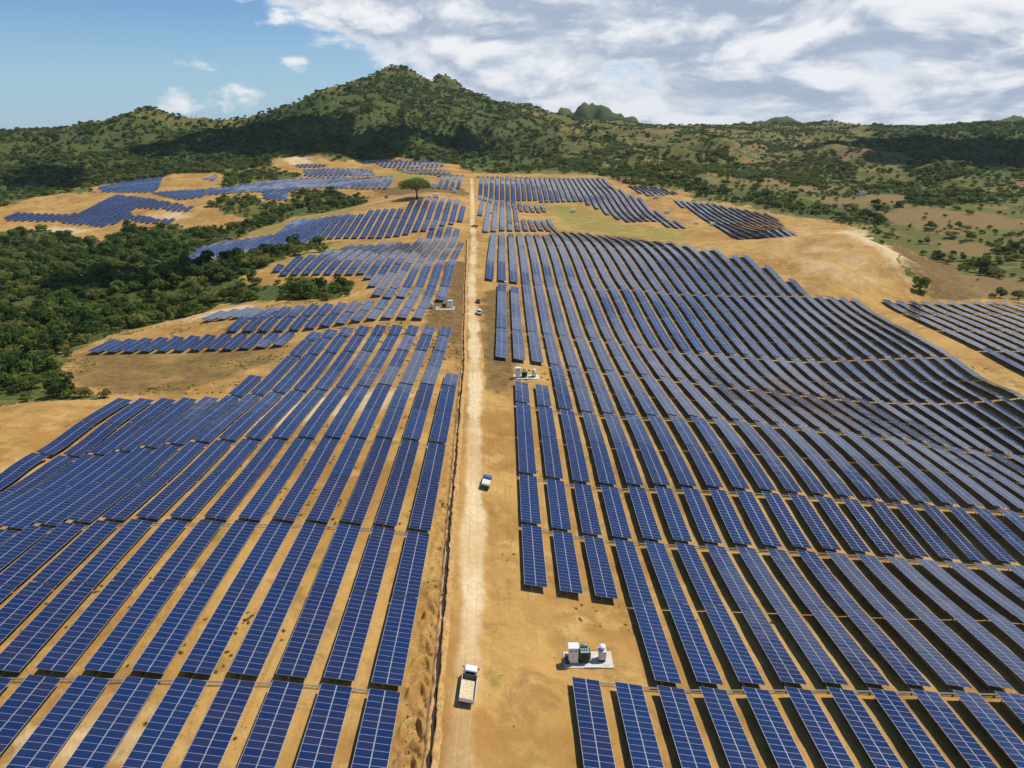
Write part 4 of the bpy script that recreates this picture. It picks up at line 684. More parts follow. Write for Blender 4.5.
# cable conduits that cross the aisles between neighbouring tables
def conduit(xa, xb, y, label):
    t = empty('cable_conduit', ((xa+xb)/2, y, Z1((xa+xb)/2, y)))
    n = max(2, int((xb-xa)/2)); xs = np.linspace(xa, xb, n+1); zs = TER.z(xs, np.full(n+1, y))+.42
    V = []; F = []
    for dy in (-.09, .09):
        n0 = len(V)
        for x_, z_ in zip(xs, zs):
            for a, b_ in ((-.04, -.04), (.04, -.04), (.04, .04), (-.04, .04)): V.append((x_, y+dy+a, z_+b_))
        for q in range(n):
            for s in range(4): F.append((n0+q*4+s, n0+q*4+(s+1) % 4, n0+q*4+4+(s+1) % 4, n0+q*4+4+s))
    V = np.array(V)-np.array(t.location); link('pipe', mesh_np('pipe', V, F, M['conduit']), t)
    V = []; F = []; n0 = 0
    for x_, z_ in zip(xs[::3], zs[::3]):
        v, f = box_arrays((x_, y, z_-.35), (.08, .26, .62)); V.append(v); F.append(f+n0); n0 += 8
    link('bracket', mesh_np('bracket', np.concatenate(V)-np.array(t.location), np.concatenate(F), M['steel']), t)
    tag(t, label, 'conduit', 'cable conduits across the aisles')
for n, nm in ((0, 'bottommost'), (2, 'second from the bottom'), (3, 'third from the bottom'), (5, 'fourth from the bottom')):
    y_ = Y0R+n*PR; conduit(10 if n == 0 else 4.5, 150, y_, 'thin grey cable conduit between the solar tables right of the road, '+nm)
for n, nm in ((0, 'bottommost'), (2, 'second from the bottom'), (4, 'third from the bottom')):
    y_ = Y0L+n*PL; conduit(-100, -14.5, y_, 'thin grey cable conduit between the solar tables left of the road, '+nm)

# ------------------------------------------------------------------ transformer stations
def cabinet(loc, w, d, h, m, label, roofm=None, rz=0.0, name='switchgear_cabinet'):
    t = empty(name, loc, rz)
    MB().box((0, 0, .06), (w*.94, d*.94, .12), .02).build('plinth', M['darkgrey'], t)
    MB().box((0, 0, .12+h/2), (w, d, h), .025).build('body', m, t)
    MB().prism([(-d/2-.10, h+.121), (d/2+.10, h+.121), (d/2+.10, h+.18), (0, h+.26), (-d/2-.10, h+.18)], -w/2-.10, w/2+.10, .01).build('roof', roofm or m, t)
    for sx in (-1, 1):
        dr = MB().box((sx*w*.245, -d/2-.014, .12+h*.5), (w*.46, .026, h*.92), .008).build('door', m, t)
        MB().box((sx*w*.05, -d/2-.045, .12+h*.5), (.03, .035, .22), .006).build('handle', M['darkgrey'], dr)
        q = MB()
        for k_ in range(5): q.box((sx*w*.245, -d/2-.033, .12+h*.78+k_*.05), (w*.3, .012, .022))
        q.build('louvre', M['darkgrey'], dr)
    tag(t, label, 'cabinet')
    return t
def transformer(loc, label):
    t = empty('power_transformer', loc)
    MB().box((0, 0, .10), (1.5, 1.5, .18), .02).build('skid', M['darkgrey'], t)
    MB().box((0, 0, 1.0), (1.15, 1.5, 1.62), .04).build('tank', M['green'], t)
    MB().box((0, 0, 1.855), (1.30, 1.62, .07), .015).build('lid', M['palegreen'], t)
    for s in (-1, 1):
        q = MB()
        for k_ in range(9): q.box((s*.72, -.6+k_*.15, 1.0), (.28, .045, 1.2), .008)
        q.build('radiator', M['green'], t)
    q = MB()
    for k_ in range(8): q.box((-.5+k_*.143, -.86, .95), (.045, .20, 1.25), .008)
    q.build('cooling_fin', M['green'], t)
    MB().cyl((.0, .42, 2.18), .20, 1.1, 'X', 20).build('oil_conservator', M['palegreen'], t, True)
    for k_ in range(3):
        q = MB().cyl((-.36+.36*k_, -.25, 2.05), .07, .34, 'Z', 12, .045)
        for e in range(3): q.cyl((-.36+.36*k_, -.25, 1.98+e*.1), .105, .025, 'Z', 12)
        q.build('bushing', M['palegreen'], t, True)
    tag(t, label, 'transformer'); return t
def small_unit(loc, label, w=1.0):
    t = empty('ventilation_unit', loc)
    MB().box((0, 0, .2), (w*.9, w*.9, .4), .02).build('base', M['darkgrey'], t)
    MB().box((0, 0, 1.05), (w, w, 1.3), .03).build('body', M['offwhite'], t)
    MB().box((0, .1, 1.74), (w*1.12, w*1.2, .07), .015).build('lid', M['offwhite'], t)
    MB().cyl((0, .15, 2.02), w*.30, .5, 'Z', 20).build('duct', M['offwhite'], t, True)
    MB().cyl((0, .15, 2.32), w*.48, .12, 'Z', 20).build('cowl', M['white'], t, True)
    dr = MB().box((0, -w/2-.014, 1.05), (w*.8, .026, 1.15), .006).build('door', M['offwhite'], t)
    MB().box((w*.3, -w/2-.04, 1.05), (.03, .03, .16), .005).build('handle', M['darkgrey'], dr)
    tag(t, label, 'utility unit'); return t
def pad(loc, w, d, label, curb=True):
    t = empty('concrete_pad', loc)
    MB().box((0, 0, -.10), (w, d, .5), .03).build('slab', M['concrete'] if curb else M['apron'], t)
    if curb:
        MB().box((w*.08, -d/2+.36, .19), (w*.34, .7, .075), .015).build('cable_cover', M['offwhite'], t)
        MB().box((w*.12, .25, .20), (w*.20, 1.1, .09), .015).build('hatch', M['offwhite'], t)
    tag(t, label, 'pad'); return t
def zmax(cx, cy, w, d):
    return max(Z1(cx+a*w/2, cy+b_*d/2) for a in (-1, 1) for b_ in (-1, 1))
sx, sy, w, d = 12.2, 82.4, 7.2, 3.4
pz = Z1(sx, sy)+.02
pad((sx, sy, pz), w, d, 'cream concrete pad under the transformer station at the bottom right of the road')
cabinet((sx-2.25, sy-.35, pz+.15), 1.35, 1.1, 2.7, M['white'], 'tall white cabinet at the left of the near transformer station', M['white'])
transformer((sx-.55, sy+.05, pz+.15), 'dark green transformer beside the tall white cabinet on the near concrete pad')
small_unit((sx+2.05, sy-.05, pz+.15), 'small cream unit with a round cowl at the right of the near pad', 1.05)
t = empty('junction_box', (sx-3.1, sy-.2, pz+.15)); MB().box((0, 0, .3), (.7, 1.5, .5), .03).build('body', M['darkgrey'], t); MB().box((0, 0, .575), (.78, 1.58, .05), .01).build('lid', M['darkgrey'], t)
tag(t, 'low dark box at the left end of the near concrete pad', 'box')
sx, sy = 6.9, 204.0; pz = Z1(sx, sy)+.02
pad((sx, sy, pz), 8.0, 4.0, 'cream concrete pad under the middle transformer station right of the road')
cabinet((sx-2.6, sy-.4, pz+.15), 1.5, 1.2, 3.0, M['white'], 'tall white cabinet on the pad of the middle transformer station', M['white'])
transformer((sx-.6, sy, pz+.15), 'dark green transformer between the two white units of the middle station')
small_unit((sx+2.3, sy, pz+.15), 'small cream unit with a cowl at the right of the middle station', 1.15)
sx, sy = -24.4, 287.5; pz = Z1(sx, sy-2)+.02
pad((sx, sy-3.2, pz), 8.0, 6.0, 'pale concrete apron in front of the station left of the road', False)
cabinet((sx+2.0, sy-1.2, pz+.15), 2.0, 1.4, 2.7, M['white'], 'white cabinet of the station left of the road', M['white'])
transformer((sx-.6, sy-1.6, pz+.15), 'dark green transformer of the station left of the road')
small_unit((sx-5.6, sy-2.6, Z1(sx-5.6, sy-2.6)), 'small cream unit standing apart left of the road at the station', 1.1)
for (ux, uy, w, lab) in [(1.0, 334.5, 1.2, 'small white cabinet at the row end above the two parked cars'), (-10.3, 604, 2.2, 'white cabinet at the far end of the rows right of the road'),
                         (-63.5, 622, 3.2, 'left one of two white cabins by the lone tree'), (-58.2, 626, 4.6, 'right and larger of two white cabins by the lone tree'),
                         (-52.0, 766, 4.2, 'white cabin beyond the lone tree beside the far left rows'), (161, 757, 4, 'pale cabinet between the two far right plots'),
                         (158.5, 690, 4, 'white cabinet at the right end of the far wavy rows'), (171.5, 630, 3, 'white cabinet at the lower edge of the far right plot'), (183, 621, 3.6, 'white cabinet just right of the one at the far plot edge'),
                         (70.0, 717, 4.0, 'cream cabinet at the top of the grassy hollow')]:
    cabinet((ux, uy, zmax(ux, uy, w, w)-.1), w, w*.75, max(1.8, w*.62), M['white'], lab, M['white'])

# ------------------------------------------------------------------ vehicles (drawn heading along +Y, origin on the ground)
def wheel(t, x, y, r=.4, wd=.24):
    w = MB().cyl((x, y, r), r, wd, 'X', 22).build('wheel', M['black'], t, True)
    MB().cyl((x+(wd/2+.006)*(1 if x > 0 else -1), y, r), r*.58, .02, 'X', 18).build('rim', M['chrome'], w)
def light(t, x, y, z, m, name, w=.22, h=.14): MB().box((x, y, z), (w, .05, h), .01).build(name, m, t)
def truck(loc, rz, label):
    t = empty('cargo_truck', loc, rz)
    MB().box((0, -.3, .62), (.85, 5.3, .2), .02).build('chassis', M['darkgrey'], t)
    c = MB().prism([(1.55, .55), (3.05, .55), (3.10, 1.15), (2.86, 2.12), (2.62, 2.22), (1.55, 2.22)], -.98, .98, .06, lambda z: .10 if z > 1.5 else 0).build('cab', M['white'], t)
    MB().prism([(3.07, 1.28), (3.10, 1.28), (2.92, 2.02), (2.89, 2.02)], -.80, .80).build('windshield', M['glass'], c)
    MB().box((0, 1.53, 1.75), (1.4, .03, .45), .01).build('rear_window', M['glass'], c)
    for s in (-1, 1):
        MB().box((s*.955, 2.35, 1.66), (.03, .85, .55), .01).build('side_window', M['glass'], c)
        MB().box((s*1.16, 2.85, 1.62), (.16, .07, .36), .02).build('mirror', M['darkgrey'], c)
    b = MB().box((0, -1.05, .86), (2.15, 4.55, .12), .01).build('cargo_bed', M['sandload'], t)
    for s in (-1, 1): MB().box((s*1.07, -1.05, 1.22), (.06, 4.55, .62), .012).build('side_board', M['white'], b)
    MB().box((0, 1.25, 1.32), (2.2, .07, .82), .012).build('headboard', M['darkgrey'], b)
    MB().box((0, -3.35, 1.20), (2.2, .06, .60), .012).build('tailgate', M['white'], b)
    q = MB()
    for k_ in range(7): q.box((0, -3.0+k_*.62, .935), (2.05, .10, .02))
    q.build('slat', M['brownload'], b)
    MB().box((0, 1.42, 1.15), (1.5, .22, 1.0), .03).build('exhaust_stack', M['darkgrey'], t)
    for y_ in (2.2,):
        for s in (-1, 1): wheel(t, s*.86, y_, .42, .26)
    for y_ in (-1.9,):
        for s in (-1, 1): wheel(t, s*.80, y_, .42, .46)
    MB().box((0, 3.13, .62), (1.96, .12, .26), .03).build('bumper', M['darkgrey'], t)
    for s in (-1, 1):
        light(t, s*.75, 3.09, .90, M['chrome'], 'headlight'); light(t, s*.85, -3.40, .78, M['redlamp'], 'tail_light')
    tag(t, label, 'truck'); return t
def pickup(loc, rz, label, paint, boxm):
    t = empty('pickup_truck', loc, rz)
    MB().prism([(-2.35, .45), (2.45, .45), (2.55, .75), (2.45, 1.02), (1.35, 1.12), (-2.35, 1.10)], -.92, .92, .05).build('body', paint, t)
    c = MB().prism([(-.25, 1.09), (1.42, 1.09), (.78, 1.76), (-.10, 1.80)], -.86, .86, .05, lambda z: .14 if z > 1.5 else 0).build('cab', paint, t)
    MB().prism([(1.40, 1.17), (1.44, 1.17), (.86, 1.71), (.82, 1.71)], -.70, .70).build('windshield', M['glass'], c)
    MB().box((0, -.23, 1.48), (1.3, .05, .36), .01).build('rear_window', M['glass'], c)
    for s in (-1, 1):
        MB().box((s*.80, .42, 1.44), (.05, .95, .38), .01, (0, s*.3, 0)).build('side_window', M['glass'], c)
        MB().box((s*1.02, 1.05, 1.2), (.18, .08, .14), .02).build('mirror', M['darkgrey'], c)
    b = MB().box((0, -1.45, 1.30), (1.76, 2.05, .36), .05).build('load_bed', boxm, t)
    MB().box((0, -1.45, 1.50), (1.66, 1.95, .05), .012).build('cover', boxm, b)
    MB().box((0, -2.44, .98), (1.70, .06, .52), .02).build('tailgate', M['darkgrey'], t)
    MB().box((0, -2.52, .55), (1.84, .14, .22), .04).build('rear_bumper', M['darkgrey'], t)
    MB().box((0, 2.55, .58), (1.84, .14, .24), .04).build('front_bumper', M['darkgrey'], t)
    for y_ in (1.55, -1.45):
        for s in (-1, 1): wheel(t, s*.80, y_, .37, .25)
    for s in (-1, 1):
        light(t, s*.68, 2.50, .86, M['chrome'], 'headlight', .3); light(t, s*.84, -2.40, .98, M['redlamp'], 'tail_light', .12, .34)
    tag(t, label, 'pickup truck'); return t
def car(loc, rz, label, paint, name='parked_car', tall=1.0, cat='car'):
    t = empty(name, loc, rz)
    MB().prism([(-2.1, .38), (2.15, .38), (2.22, .62), (2.10, .86*tall), (1.15, .98*tall), (-1.9, 1.02*tall), (-2.18, .80)], -.88, .88, .06).build('body', paint, t)
    c = MB().prism([(-1.95, 1.0*tall), (1.18, .96*tall), (.45, 1.50*tall), (.2, 1.56*tall), (-1.55, 1.55*tall)], -.84, .84, .06, lambda z: .15 if z > 1.3*tall else 0).build('cabin', paint, t)
    MB().prism([(1.16, 1.02*tall), (1.20, 1.02*tall), (.56, 1.46*tall), (.52, 1.46*tall)], -.66, .66).build('windshield', M['glass'], c)
    MB().prism([(-1.90, 1.06*tall), (-1.94, 1.06*tall), (-1.62, 1.50*tall), (-1.58, 1.50*tall)], -.64, .64).build('rear_window', M['glass'], c)
    for s in (-1, 1): MB().box((s*.78, -.45, 1.25*tall), (.05, 1.9, .34), .01, (0, s*.3, 0)).build('side_window', M['glass'], c)
    for y_ in (1.35, -1.35):
        for s in (-1, 1): wheel(t, s*.78, y_, .34, .22)
    MB().box((0, -2.2, .52), (1.7, .12, .22), .03).build('rear_bumper', M['darkgrey'], t)
    for s in (-1, 1):
        light(t, s*.62, 2.17, .68, M['chrome'], 'headlight'); light(t, s*.66, -2.15, .82, M['redlamp'], 'tail_light')
    tag(t, label, cat); return t
def onroad(x, y): return (x, y, Z1(x, y)+.11)
def face(o):                                                     # sit on the local slope
    x, y = o.location.x, o.location.y
    o.rotation_euler.x = math.atan2(Z1(x, y+2)-Z1(x, y-2), 4); o.rotation_euler.y = -math.atan2(Z1(x+1, y)-Z1(x-1, y), 2); return o
tk = face(truck(onroad(-5.05, 72.6), R_(-3), 'white truck with an open sand-coloured cargo bed on the dirt road')); tk.scale = (.93, .88, .93)
face(pickup(onroad(-4.0, 131.5), R_(-6), 'blue pickup with a cream covered bed beside the dirt road', M['blue'], M['offwhite']))
face(car(onroad(-10.2, 279.5), R_(2), 'white car on the dirt road, closest behind a dark one', M['white'], tall=1.28)).scale = (1.12, 1.12, 1.05)
face(car(onroad(-11.2, 299), R_(0), 'dark grey car on the dirt road just ahead of a white one', M['greypaint']))
face(pickup(onroad(-21.7, 534), R_(80), 'dark pickup crossing the far end of the dirt road', M['greypaint'], M['darkgrey']))

# farmhouse on the right-hand hillside
hx, hy = DATA['other']['spots'][22]; hz = Z1(hx, hy)
t = empty('farm_hut', (hx, hy, hz), .3)
MB().box((0, 0, 1.6), (9, 6, 3.6), .03).build('wall', M['white'], t)
MB().prism([(-4.2, 3.3), (0, 5.6), (4.2, 3.3), (4.2, 3.45), (0, 5.8), (-4.2, 3.45)], -5.6, 5.6).build('roof', M['thatch'], t)
MB().box((1, -3.03, 1.3), (1.1, .06, 2.2), .02).build('door', M['darkgrey'], t)
for s in (-2.6, 3.2): MB().box((s, -3.03, 1.9), (1.1, .06, 1.0), .02).build('window', M['glass'], t)
tag(t, 'small white hut with a dark roof on the right hillside', 'hut')

# ------------------------------------------------------------------ trees
def crown_mesh(name, seed, lobes, cards, size, R=4.0, hgt=4.5, base=2.2, flat=.8, mt=None):
    r = np.random.default_rng(seed); Q = []
    for l in range(lobes):
        a = r.uniform(0, 6.283); rad = R*.62*math.sqrt(r.uniform(0, 1)); lr = R*r.uniform(.34, .56)
        c = np.array([rad*math.cos(a), rad*math.sin(a), base+lr*flat*.7+r.uniform(0, max(.1, hgt-base*.3-lr))*(1-rad/R*.6)])
        n = cards//lobes
        d = r.normal(size=(n, 3)); d /= np.linalg.norm(d, axis=1)[:, None]; d[:, 2] = np.where(d[:, 2] < -.35, -d[:, 2], d[:, 2])
        p = c + d*lr*np.array([1, 1, flat])*r.uniform(.72, 1.08, (n, 1))
        nr = d + r.normal(size=(n, 3))*.55; nr /= np.linalg.norm(nr, axis=1)[:, None]
        u = np.cross(nr, r.normal(size=(n, 3))); u /= np.linalg.norm(u, axis=1)[:, None]; v = np.cross(nr, u)
        s = size*r.uniform(.6, 1.35, (n, 1)); e = r.uniform(.5, .9, (n, 1))
        Q.append(np.stack([p-u*s, p-v*s*e+nr*s*.15, p+u*s, p+v*s*e+nr*s*.15], 1))
    V = np.concatenate(Q).reshape(-1, 3); F = np.arange(len(V)).reshape(-1, 4)
    return mesh_np(name, V, F, mt or M['leaf'])
def trunk_mesh(name, seed, h=3.2, r0=.26, spread=1.6, limbs=4):
    r = np.random.default_rng(seed); bm = bmesh.new()
    def limb(p0, p1, a, b_):
        p0 = Vector(p0); p1 = Vector(p1); d = p1-p0
        q = bmesh.ops.create_cone(bm, cap_ends=True, segments=7, radius1=a, radius2=b_, depth=d.length)
        mtx = Matrix.Translation((p0+p1)/2) @ d.to_track_quat('Z', 'Y').to_matrix().to_4x4()
        bmesh.ops.transform(bm, matrix=mtx, verts=q['verts'])
    f = h*.5; limb((0, 0, -.5), (.1, 0, f), r0*1.25, r0*.8)
    for k_ in range(limbs):
        a = 6.283*k_/limbs+r.uniform(-.4, .4); e = (spread*math.cos(a), spread*math.sin(a), h*r.uniform(.85, 1.1))
        limb((.1, 0, f-.1), e, r0*.62, r0*.22)
    me = bpy.data.meshes.new(name); bm.to_mesh(me); bm.free(); me.materials.append(M['bark']); return me
CROWN = [crown_mesh('tree_crown', 100, 9, 620, .50, 4.0, 5.2, .9, .85), crown_mesh('tree_crown', 101, 12, 700, .46, 4.6, 4.4, .8, .62),
         crown_mesh('tree_crown', 102, 8, 560, .48, 3.1, 7.0, 1.0, 1.05), crown_mesh('tree_crown', 103, 10, 520, .50, 4.2, 4.6, .7, .75, M['leaf_pale']),
         crown_mesh('tree_crown', 104, 6, 380, .52, 3.6, 5.6, 1.2, .9, M['leaf_deep'])]
TRUNK = [trunk_mesh('tree_trunk', 200+i) for i in range(5)]
BUSHY = [crown_mesh('bush_crown', 300+i, 6, 300, .34, 2.2, 2.4, .35, .75, M['leaf_dry'] if i == 2 else M['leaf']) for i in range(3)]
TUFT = [crown_mesh('weed_tuft', 500+i, 7, 120, .42, 2.6, 1.0, .05, .35, M['weed']) for i in range(3)]
FARC = [crown_mesh('far_crown', 400+i, 7, 190, .80, 4.0+i*.3, 5.0-i*.5, .6, .85, M[('leaf', 'leaf_pale', 'leaf', 'leaf_deep')[i]]) for i in range(4)]

def vegetation_points():
    """scatter over everything that is not cleared; returns x, y, scale, kind (0 tree, 1 bush)"""
    xs, ys, sc, kd = [], [], [], []
    def ring(r0, r1, cell, seed):
        g = np.random.default_rng(seed)
        n = int((r1**2-r0**2)*math.radians(86)/2/cell**2)
        r = np.sqrt(g.uniform(r0**2, r1**2, n)); a = g.uniform(R_(-43), R_(43), n)
        return r*np.sin(a), r*np.cos(a), g
    for r0, r1, cell, seed in ((150, 700, 4.0, 1), (700, 1300, 5.2, 2), (1300, 2400, 6.6, 3)):
        x, y, g = ring(r0, r1, cell, seed)
        cov = {k_: inpoly(x, y, v) for k_, v in DATA['cover'].items()}
        def any_(p): return np.any([v for k_, v in cov.items() if k_.startswith(p)], axis=0)
        wj = np.any([inpoly(x+fbm(x/11, y/11, 13, 3)*22, y+fbm(x/11, y/11, 14, 3)*22, v) for k_, v in DATA['cover'].items() if k_.startswith('w_')], axis=0)
        wood0 = any_('w_'); wood = wood0; clear = ((any_('c_') | any_('b_')) & ~wood) | ((np.abs(x - xline(ROAD, y)) < 14) & (y < 890))
        fld = np.any([v for k_, v in cov.items() if k_[0] == 'f'], axis=0)
        nz = fbm(x/70, y/70, 77, 4); nz2 = fbm(x/28, y/28, 55, 3); nb = fbm(x/150, y/150, 88, 3)
        d = sstep(-.06, .22, nb*.6 - nz*.35 + nz2*.8)*.80 + .10
        d = np.where(x < -100, np.maximum(d, .55*sstep(-.28, .1, nz2+nb)), d)
        far_ = sstep(500, 800, np.hypot(x, y)); d = np.where(wood, (1-far_)*(.66*sstep(-.50, .0, nz2*1.1+nb*.5)+.10) + far_*(.82*sstep(-.50, .12, nz2*1.1+nb*.7)+.12), d)
        d = np.where(fld, .02, d); d = np.where(clear, 0, d); d = np.where((np.hypot(x, y) < 300) & (x > -60) & ~wood, d*.15, d)
        if r0 >= 2400: d = np.where(TER.z(x, y) > 95, .6, 0)
        fringe = wj & ~wood0 & (np.abs(x - xline(ROAD, y)) > 30); d = np.where(fringe, .35, d)
        keep_ = g.uniform(0, 1, len(x)) < d
        tree = (g.uniform(0, 1, len(x)) < np.where(wood, .60, .26)) & ~fringe & (r0 < 2400)
        s = np.where(tree, .38+g.uniform(0, 1, len(x))**1.6*1.0, g.uniform(.45, 1.3, len(x)))
        if r0 >= 1300: s = s*1.05
        xs.append(x[keep_]); ys.append(y[keep_]); sc.append(s[keep_]); kd.append(np.where(tree, 0, 1)[keep_])
    # weeds and bushes dotted over bare banks
    return map(np.concatenate, (xs, ys, sc, kd))
vx, vy, vs, vk = vegetation_points()
vz = TER.z(vx, vy)
# keep them off the solar tables
occ = set()
for r in ROWS:
    for yy in np.arange(r[1]-(9 if r[3] != 'right' else 2), r[2]+3, 2.0):
        for xx in (r[0]-2, r[0], r[0]+2, r[0]+4, r[0]+6): occ.add((int(xx//2), int(yy//2)))
ok = np.array([(int(a//2), int(b_//2)) not in occ for a, b_ in zip(vx, vy)])
vx, vy, vs, vk, vz = vx[ok], vy[ok], vs[ok], vk[ok], vz[ok]
# the 300 trees that show largest stand as objects of their own
u_, v_, d_ = project(vx, vy, vz+3)
inview = (u_ > 0) & (u_ < 1024) & (v_ > 100) & (v_ < 768) & (vk == 0)
score = np.where(inview, vs/d_, 0)
big = np.argsort(score)[::-1][:300]
own = np.zeros(len(vx), bool); own[big] = True
def zone(x, y):
    if x > 0: return ('green tree on the waste ground right of the solar field', 'trees right of the solar field')
    if y > 420: return ('green tree in the wooded gully among the far left plots', 'trees of the far left gully')
    return ('dark green tree in the dense wood left of the solar field', 'trees of the wood left of the field')
for q, i in enumerate(big):
    lab, grp = zone(vx[i], vy[i])
    k_ = int(rng.integers(0, 5)); s = float(vs[i])
    t = empty('broadleaf_tree', (float(vx[i]), float(vy[i]), float(vz[i])-.1), float(rng.uniform(0, 6.28)))
    t.scale = (s, s*float(rng.uniform(.9, 1.1)), s*float(rng.uniform(.85, 1.15)))
    tag(t, lab, 'tree', grp)
    link('trunk', TRUNK[k_], t); link('crown', CROWN[k_], t)

def scatter(name, pts_, sc_, templates, label, cat, seed):
    """instances of ready-made crowns on scattered points"""
    me = bpy.data.meshes.new(name); me.vertices.add(len(pts_)); me.vertices.foreach_set('co', pts_.astype(np.float32).ravel())
    a = me.attributes.new('size', 'FLOAT', 'POINT'); a.data.foreach_set('value', sc_.astype(np.float32))
    o = link(name, me); tag(o, label, cat, kind='stuff')
    coll = bpy.data.collections.new(name+'_kinds')
    for m_ in templates: coll.objects.link(bpy.data.objects.new(m_.name, m_))
    ng = bpy.data.node_groups.new(name+'_nodes', 'GeometryNodeTree')
    ng.interface.new_socket('Geometry', in_out='INPUT', socket_type='NodeSocketGeometry'); ng.interface.new_socket('Geometry', in_out='OUTPUT', socket_type='NodeSocketGeometry')
    N = ng.nodes; L = ng.links
    gi = N.new('NodeGroupInput'); go = N.new('NodeGroupOutput'); ci = N.new('GeometryNodeCollectionInfo')
    ci.inputs['Collection'].default_value = coll; ci.inputs['Separate Children'].default_value = True; ci.inputs['Reset Children'].default_value = True
    ip = N.new('GeometryNodeInstanceOnPoints'); ip.inputs['Pick Instance'].default_value = True
    L.new(gi.outputs[0], ip.inputs['Points']); L.new(ci.outputs[0], ip.inputs['Instance'])
    rv = N.new('FunctionNodeRandomValue'); rv.data_type = 'INT'; rv.inputs[4].default_value = 0; rv.inputs[5].default_value = len(templates)-1; rv.inputs[8].default_value = seed
    L.new(rv.outputs[2], ip.inputs['Instance Index'])
    rr_ = N.new('FunctionNodeRandomValue'); rr_.data_type = 'FLOAT_VECTOR'; rr_.inputs[0].default_value = (-.08, -.08, 0); rr_.inputs[1].default_value = (.08, .08, 6.283); rr_.inputs[8].default_value = seed+1
    L.new(rr_.outputs[0], ip.inputs['Rotation'])
    na_ = N.new('GeometryNodeInputNamedAttribute'); na_.data_type = 'FLOAT'; na_.inputs[0].default_value = 'size'
    L.new(na_.outputs[0], ip.inputs['Scale']); L.new(ip.outputs[0], go.inputs[0])
    md = o.modifiers.new('scatter', 'NODES'); md.node_group = ng
    return o
dist = np.hypot(vx, vy)
P3 = np.c_[vx, vy, vz-.15]
a = (~own) & (vk == 0) & (dist < 750); scatter('woodland_trees', P3[a], vs[a], CROWN, 'mass of green trees filling the gullies round the solar field', 'woodland', 11)
a = (vk == 0) & (dist >= 750) & (~own); scatter('hillside_forest', P3[a], vs[a], FARC, 'forest of small green crowns covering the hills behind', 'forest', 21)
a = (vk == 1); scatter('scrub', P3[a], vs[a]*np.where(dist[a] > 900, 1.5, 1.0), BUSHY, 'green and olive scrub between the trees and on waste ground', 'scrub', 31)
print('VEG', len(vx), int((vk == 0).sum()), int((vk == 1).sum()))

# weeds in tufts on the bare ground, and stones along the trench and the banks
def low_growth():
    g = np.random.default_rng(77)
    r = np.sqrt(g.uniform(50**2, 330**2, 26000)); a = g.uniform(R_(-41), R_(41), 26000); x = r*np.sin(a); y = r*np.cos(a)
    d = sstep(.14, .40, fbm(x/13, y/13, 101, 3)+.3*fbm(x/60, y/60, 103, 2)) * np.where(x < -10, 1.0, .3)
    k_ = (g.uniform(0, 1, len(x)) < d) & (np.abs(x-xline(ROAD, y)) > 5)
    x = x[k_]; y = y[k_]; scatter('weeds', np.c_[x, y, TER.z(x, y)-.05], g.uniform(.05, .17, len(x))*np.where(r[k_] > 200, 1.5, 1), TUFT, 'low green weeds in tufts between the rows', 'weeds', 41)
    y = g.uniform(55, 330, 5200); side = g.uniform(0, 1, 5200)
    x = np.where(side < .55, g.uniform(-13, -8.6, 5200) + (xline(DITCH, y)+9), np.where(side < .8, xline(ROAD, y)+g.choice([-1, 1], 5200)*g.uniform(2.2, 4.5, 5200), g.uniform(-2, 24, 5200)))
    bm = bmesh.new(); bmesh.ops.create_icosphere(bm, subdivisions=1, radius=1.0)
    for v in bm.verts: v.co *= random.uniform(.6, 1.1); v.co.z *= .6
    me = bpy.data.meshes.new('stone'); bm.to_mesh(me); bm.free(); me.materials.append(M['stone'])
    scatter('stones', np.c_[x, y, TER.z(x, y)], g.uniform(.05, .20, 5200)**1.0, [me], 'scattered stones and clods along the road and trench', 'stones', 51)
low_growth()
# the lone spreading tree beside the road
tx, ty = DATA['other']['spots'][14]; tz = Z1(tx, ty)
t = empty('rain_tree', (tx, ty, tz)); tag(t, 'lone tree with a broad flat dark crown on bare ground left of the road', 'tree')
link('trunk', trunk_mesh('trunk', 900, 12.5, .75, 8.0, 8), t)
link('crown', crown_mesh('crown', 901, 30, 4200, .75, 15.0, 14.5, 6.2, .50), t)

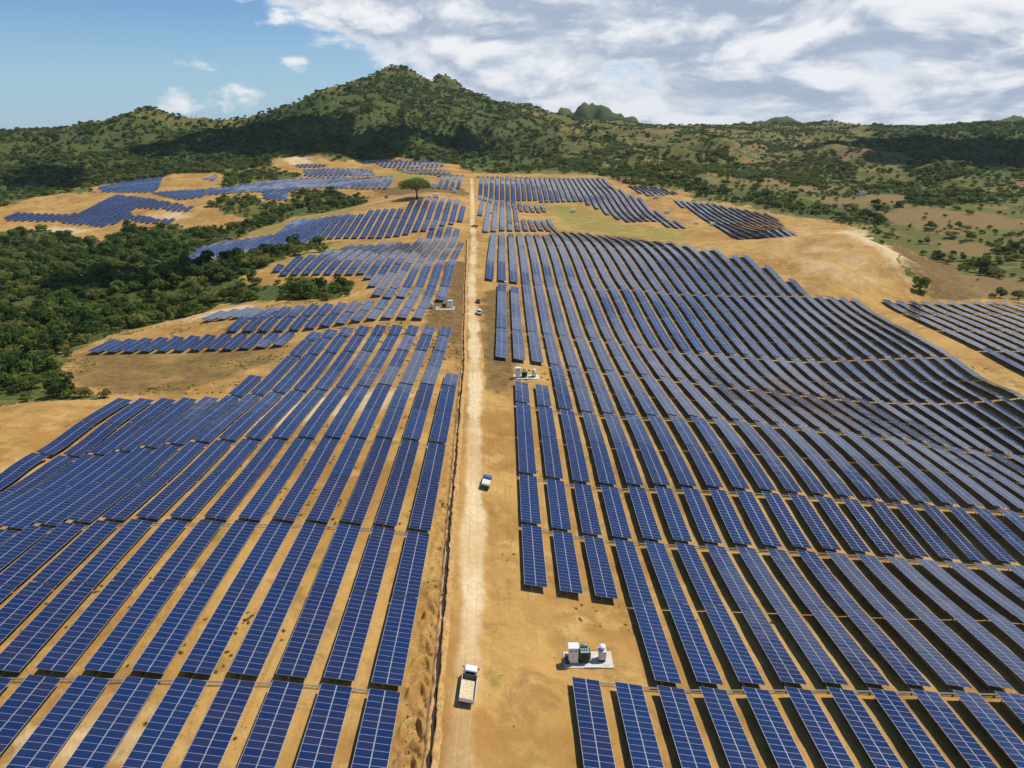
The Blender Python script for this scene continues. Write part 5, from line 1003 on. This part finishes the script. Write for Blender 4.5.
# clouds overhead whose shadows lie on the hills and the wood
def clouds():
    bm = bmesh.new(); g = np.random.default_rng(5)
    def blob(px_, py_, pz_, rx, ry, n, alt):
        c = Vector((px_, py_, pz_)) + SUN*(alt/SUN.z)
        for k_ in range(n):
            a = g.uniform(0, 6.283); q = math.sqrt(g.uniform(0, 1))*.8
            s = g.uniform(.3, .55)
            m_ = Matrix.Translation(c+Vector((rx*q*math.cos(a), ry*q*math.sin(a), g.uniform(-8, 22)))) @ Matrix.Diagonal((rx*s, ry*s, min(rx, ry)*s*.45, 1))
            r = bmesh.ops.create_icosphere(bm, subdivisions=4, radius=1.0, matrix=m_)
            for v in r['verts']:
                w = v.co/ max(20., rx*.22); v.co += (v.co-c).normalized()*float(fbm(np.array([w.x+w.z]), np.array([w.y-w.z]), 71, 4)[0])*rx*.22
    for b_ in CLOUDS: blob(*b_)
    me = bpy.data.meshes.new('clouds'); bm.to_mesh(me); bm.free(); me.materials.append(M['cloud'])
    me.polygons.foreach_set('use_smooth', np.ones(len(me.polygons), bool))
    tag(link('clouds', me), 'white clouds drifting high above the hills', 'clouds', kind='stuff')
CLOUDS = [(-270, 1350, 100, 215, 200, 16, 650), (-500, 1250, 60, 110, 120, 8, 650), (-600, 960, 30, 120, 70, 8, 600), (900, 1350, 50, 270, 290, 14, 650), (860, 1080, 50, 150, 120, 8, 650), (1100, 1150, 50, 170, 200, 8, 650),
          (-215, 420, -10, 50, 50, 9, 560)]
clouds()

# thin air between the camera and the hills
def haze():
    b = MB().box((0, 900, (260-HZ)/2), (16600, 16600, 260+HZ))
    m = bpy.data.materials.new('thin air'); m.use_nodes = True; t = NT(m.node_tree); t.n.clear()
    o = t.node('ShaderNodeOutputMaterial'); v = t.node('ShaderNodeVolumePrincipled')
    v.inputs['Color'].default_value = (.80, .90, 1.0, 1); v.inputs['Density'].default_value = 0.00003; v.inputs['Anisotropy'].default_value = .2
    t.l.new(v.outputs[0], o.inputs['Volume'])
    tag(b.build('haze', m), 'thin pale haze in the air over the hills', 'haze', kind='stuff')
HZ = 1.0 - min(v.co.z for v in bpy.data.objects['ground'].data.vertices)
haze()
